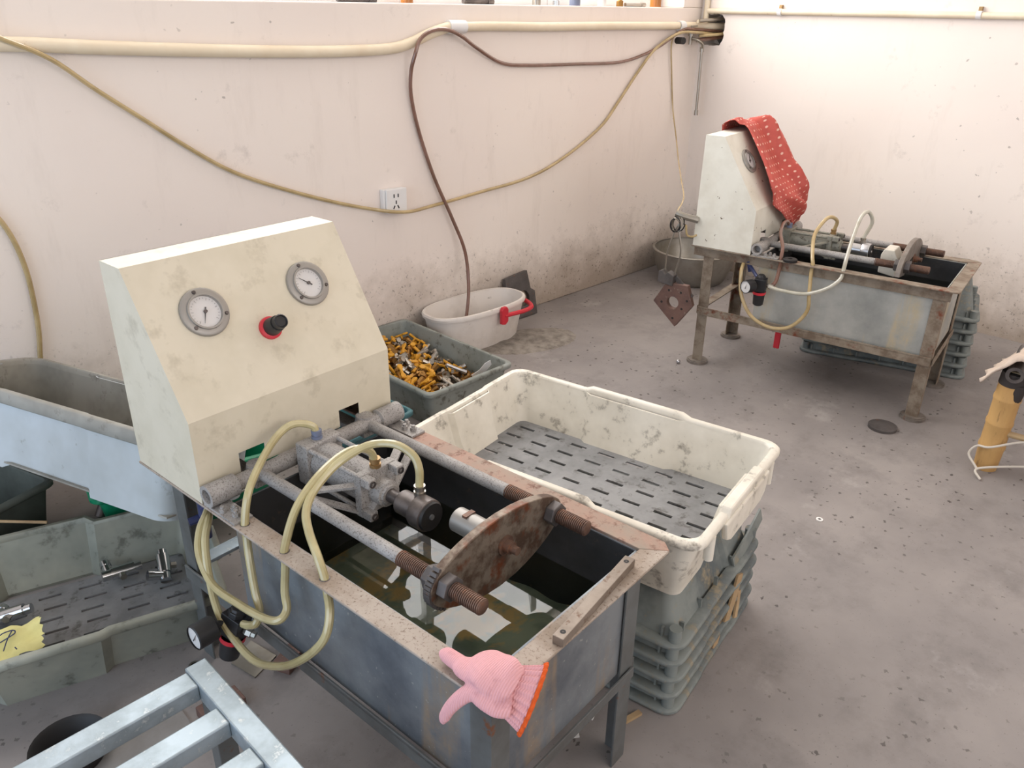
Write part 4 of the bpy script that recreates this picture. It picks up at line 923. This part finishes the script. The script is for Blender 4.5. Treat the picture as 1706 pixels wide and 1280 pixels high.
for i in range(n1+1):
    for j in range(n2+1):
        u, y = i/n1, .645-.62*(j/n2)**1.3
        x = 3.135+.30*u+.012*math.sin(j*.8)*(i == 0)
        z = .462+.042*(1-math.exp(-max(0, .60-y)/.05))
        if y > .565: z -= .075*((y-.565)/.08)**1.2+.02*u
        z += .007*math.sin(x*60+y*35)+.005*math.sin(y*95-x*40)
        if i == 0: z -= .012
        cs.v.append((x, y+.008*math.sin(i*1.9)*(j == 0), z))
cs.f = [(i*(n2+1)+j, (i+1)*(n2+1)+j, (i+1)*(n2+1)+j+1, i*(n2+1)+j+1) for i in range(n1) for j in range(n2)]
csk = cs.build('sack_cloth', 'sack', None, True, ang=180); s_ = csk.modifiers.new('thickness', 'SOLIDIFY'); s_.thickness = .006; tag(csk, 'pale sacking wrapped over the pipe on top of the bamboo stool', 'cloth')
tag(MB().tube([(3.14, .57, .02), (3.15, .585, .03), (3.17, .62, .06), (3.175, .60, .10), (3.165, .555, .115), (3.19, .45, .17), (3.22, .3, .2)], .0045, 7).build('cord', 'cord', None, True), 'white cord tied around the bamboo leg', 'cord')
tag(MB().tube([(3.10, .545, .006), (3.13, .575, .02), (3.16, .55, .03), (3.2, .45, .06), (3.26, .3, .09)], .0045, 7).build('cord', 'cord', None, True), 'loose lower cord trailing from the foot of the bamboo leg', 'cord')
# ------------------------------------------------------------------ galvanised slatted stand, lower left
gs = thing('slatted_stand', 'galvanised slatted metal stand at the lower left corner', 'stand', (.43, 1.30, 0))
zt = .40
m = MB(); m.box(-.022, .022, -.62, .0, zt-.045, zt); m.build('side_tube', 'galv', gs, bevel=.003)
for k in range(5): MB().box(-.70, -.022, -.06-.1245*k, -.01-.1245*k, zt-.040, zt-.002).build('slat', 'galv', gs, bevel=.003)
MB().box(-.744, -.70, -.62, .0, zt-.045, zt).build('side_tube', 'galv', gs, bevel=.003)
for x in (-.744, -.022):
    for y in (-.60, -.10): MB().box(x, x+.04, y, y+.04, 0, zt-.045).build('leg', 'frame1', gs, bevel=.002)
# ------------------------------------------------------------------ small things on the floor
tag(MB().lathe((.235, 1.645, 0), (0, 0, 1), [(0, .001), (0, .07), (.045, .085), (.05, .085), (.045, .078), (.006, .062), (.006, .001)], 28).build('rubber_bowl', 'rubber', None, True), 'black round bowl on the floor behind the slatted stand', 'bowl')
tag(MB().prism([(.23, 1.44), (.47, 1.46), (.475, 1.60), (.24, 1.60)], 2, .0005, .006).build('board_offcut', 'board'), 'flat grey board on the floor under the slatted stand', 'board')
tag(MB().box(.495, .60, 1.50, 1.56, .0005, .03).build('brick_piece', 'ironr', None, bevel=.003), 'reddish block on the floor beside the grey board', 'block')
tag(MB().box(-.04, .04, -.025, .025, .0, .03, Matrix.Translation((.755, 1.555, 0)) @ Matrix.Rotation(R(25), 4, 'Z')).build('wood_block', 'ironr', None, bevel=.002), 'small dark block on the floor under the near tank', 'block')
tag(MB().prism([(.66, 1.57), (.74, 1.60), (.72, 1.70), (.64, 1.66)], 2, .0005, .004).build('metal_tab', 'alu'), 'thin metal sheet on the floor under the hanging regulator', 'sheet')
tag(MB().lathe((.565, 1.715, 0), (0, 0, 1), [(0, .008), (0, .014), (.012, .014), (.012, .008)], 12).build('pipe_nut', 'nickel', None, True), 'small nut on the floor at the corner of the slatted stand', 'nut')
bl = MB(); bl.lathe((0, 0, 0), (0, 0, 1), [(.011*(1-math.cos(R(15*k))), max(.0002, .011*math.sin(R(15*k)))) for k in range(13)], 16); bl = bl.build('steel_ball', 'steel', None, True); bl.location = (3.205, 1.972, 0); tag(bl, 'small steel ball on the floor by the far bench foot', 'ball')
tag(MB().lathe((2.417, .856, .0), (0, 0, 1), [(0, .005), (0, .012), (.003, .012), (.003, .005)], 16).build('washer', 'white', None, True), 'small white washer lying on the open floor', 'washer')
dk = MB().lathe((3.26, .977, 0), (0, 0, 1), [(0, .001), (0, .058), (.012, .058), (.014, .05), (.014, .001)], 28).build('iron_disc', 'iron', None, True); tag(dk, 'loose dark iron disc on the floor beside the far bench leg', 'disc')
for k, (x, y, a, lab) in enumerate(((1.188, .868, 20, 'small square paper chip between the near bench legs'), (1.12, .859, 50, 'paper chip on the floor nearer the tank end'), (1.255, .795, -12, 'pale wood chip against the foot of the upturned stack'))):
    q = MB().box(-.008 if k < 2 else -.03, .008 if k < 2 else .03, -.007, .007, .0, .003 if k < 2 else .008, Matrix.Translation((x, y, 0)) @ Matrix.Rotation(R(a), 4, 'Z')).build('paper_chip' if k < 2 else 'wood_chip', 'white' if k < 2 else 'wood')
    tag(q, lab, 'scrap')
# broken laths and a pipe tucked into the right side of the near stack
for k, (p, q, w, mt, nm, lab) in enumerate((((1.60, .775, .012), (1.80, .835, .24), .014, 'wood', 'wood_lath', 'long split lath leaning on the right side of the upturned stack'), ((1.66, .78, .07), (1.71, .785, .20), .018, 'wood', 'wood_lath', 'short broken wood piece stuck in the side of the upturned stack'), ((1.70, .775, .06), (1.73, .79, .13), .010, 'wood', 'wood_lath', 'small wood splinter low on the upturned stack'), ((1.69, .80, .235), (1.90, .84, .28), .02, 'crateB', 'crate_fragment', 'broken crate edge piece below the rim of the white crate'))):
    a, b = Vector(p), Vector(q); d = (b-a).normalized(); u = Vector((.15, -1, .2)); u = (u-d*u.dot(d)).normalized(); v_ = d.cross(u)
    ob = MB().rings([[c+v_*w*s1+u*.003*s2 for s1, s2 in ((-1, -1), (1, -1), (1, 1), (-1, 1))] for c in (a, a.lerp(b, .5)+v_*w*.3, b)], cap0=True, cap1=True).build(nm, mt)
    tag(ob, lab, 'scrap')
cp_ = MB(); random.seed(9); n = 26
for i in range(n+1):
    for j in range(n+1):
        x, y = -.28+.56*i/n, -.16+.32*j/n; rr = math.hypot(x/.28, y/.16)
        cp_.v.append((x, y, max(-.002, .014*(1-rr**2)*(.6+.4*math.sin(x*37+y*23)))+random.uniform(0, .0025)*(rr < 1)))
cp_.f = [(i*(n+1)+j, (i+1)*(n+1)+j, (i+1)*(n+1)+j+1, i*(n+1)+j+1) for i in range(n) for j in range(n)]
cpo = cp_.build('cement_patch', 'plaster', None, True, ang=180); cpo.location = (2.88, 2.70, 0); cpo.rotation_euler = (0, 0, R(-20)); tag(cpo, 'rough cement smear on the floor in front of the bucket', 'cement')
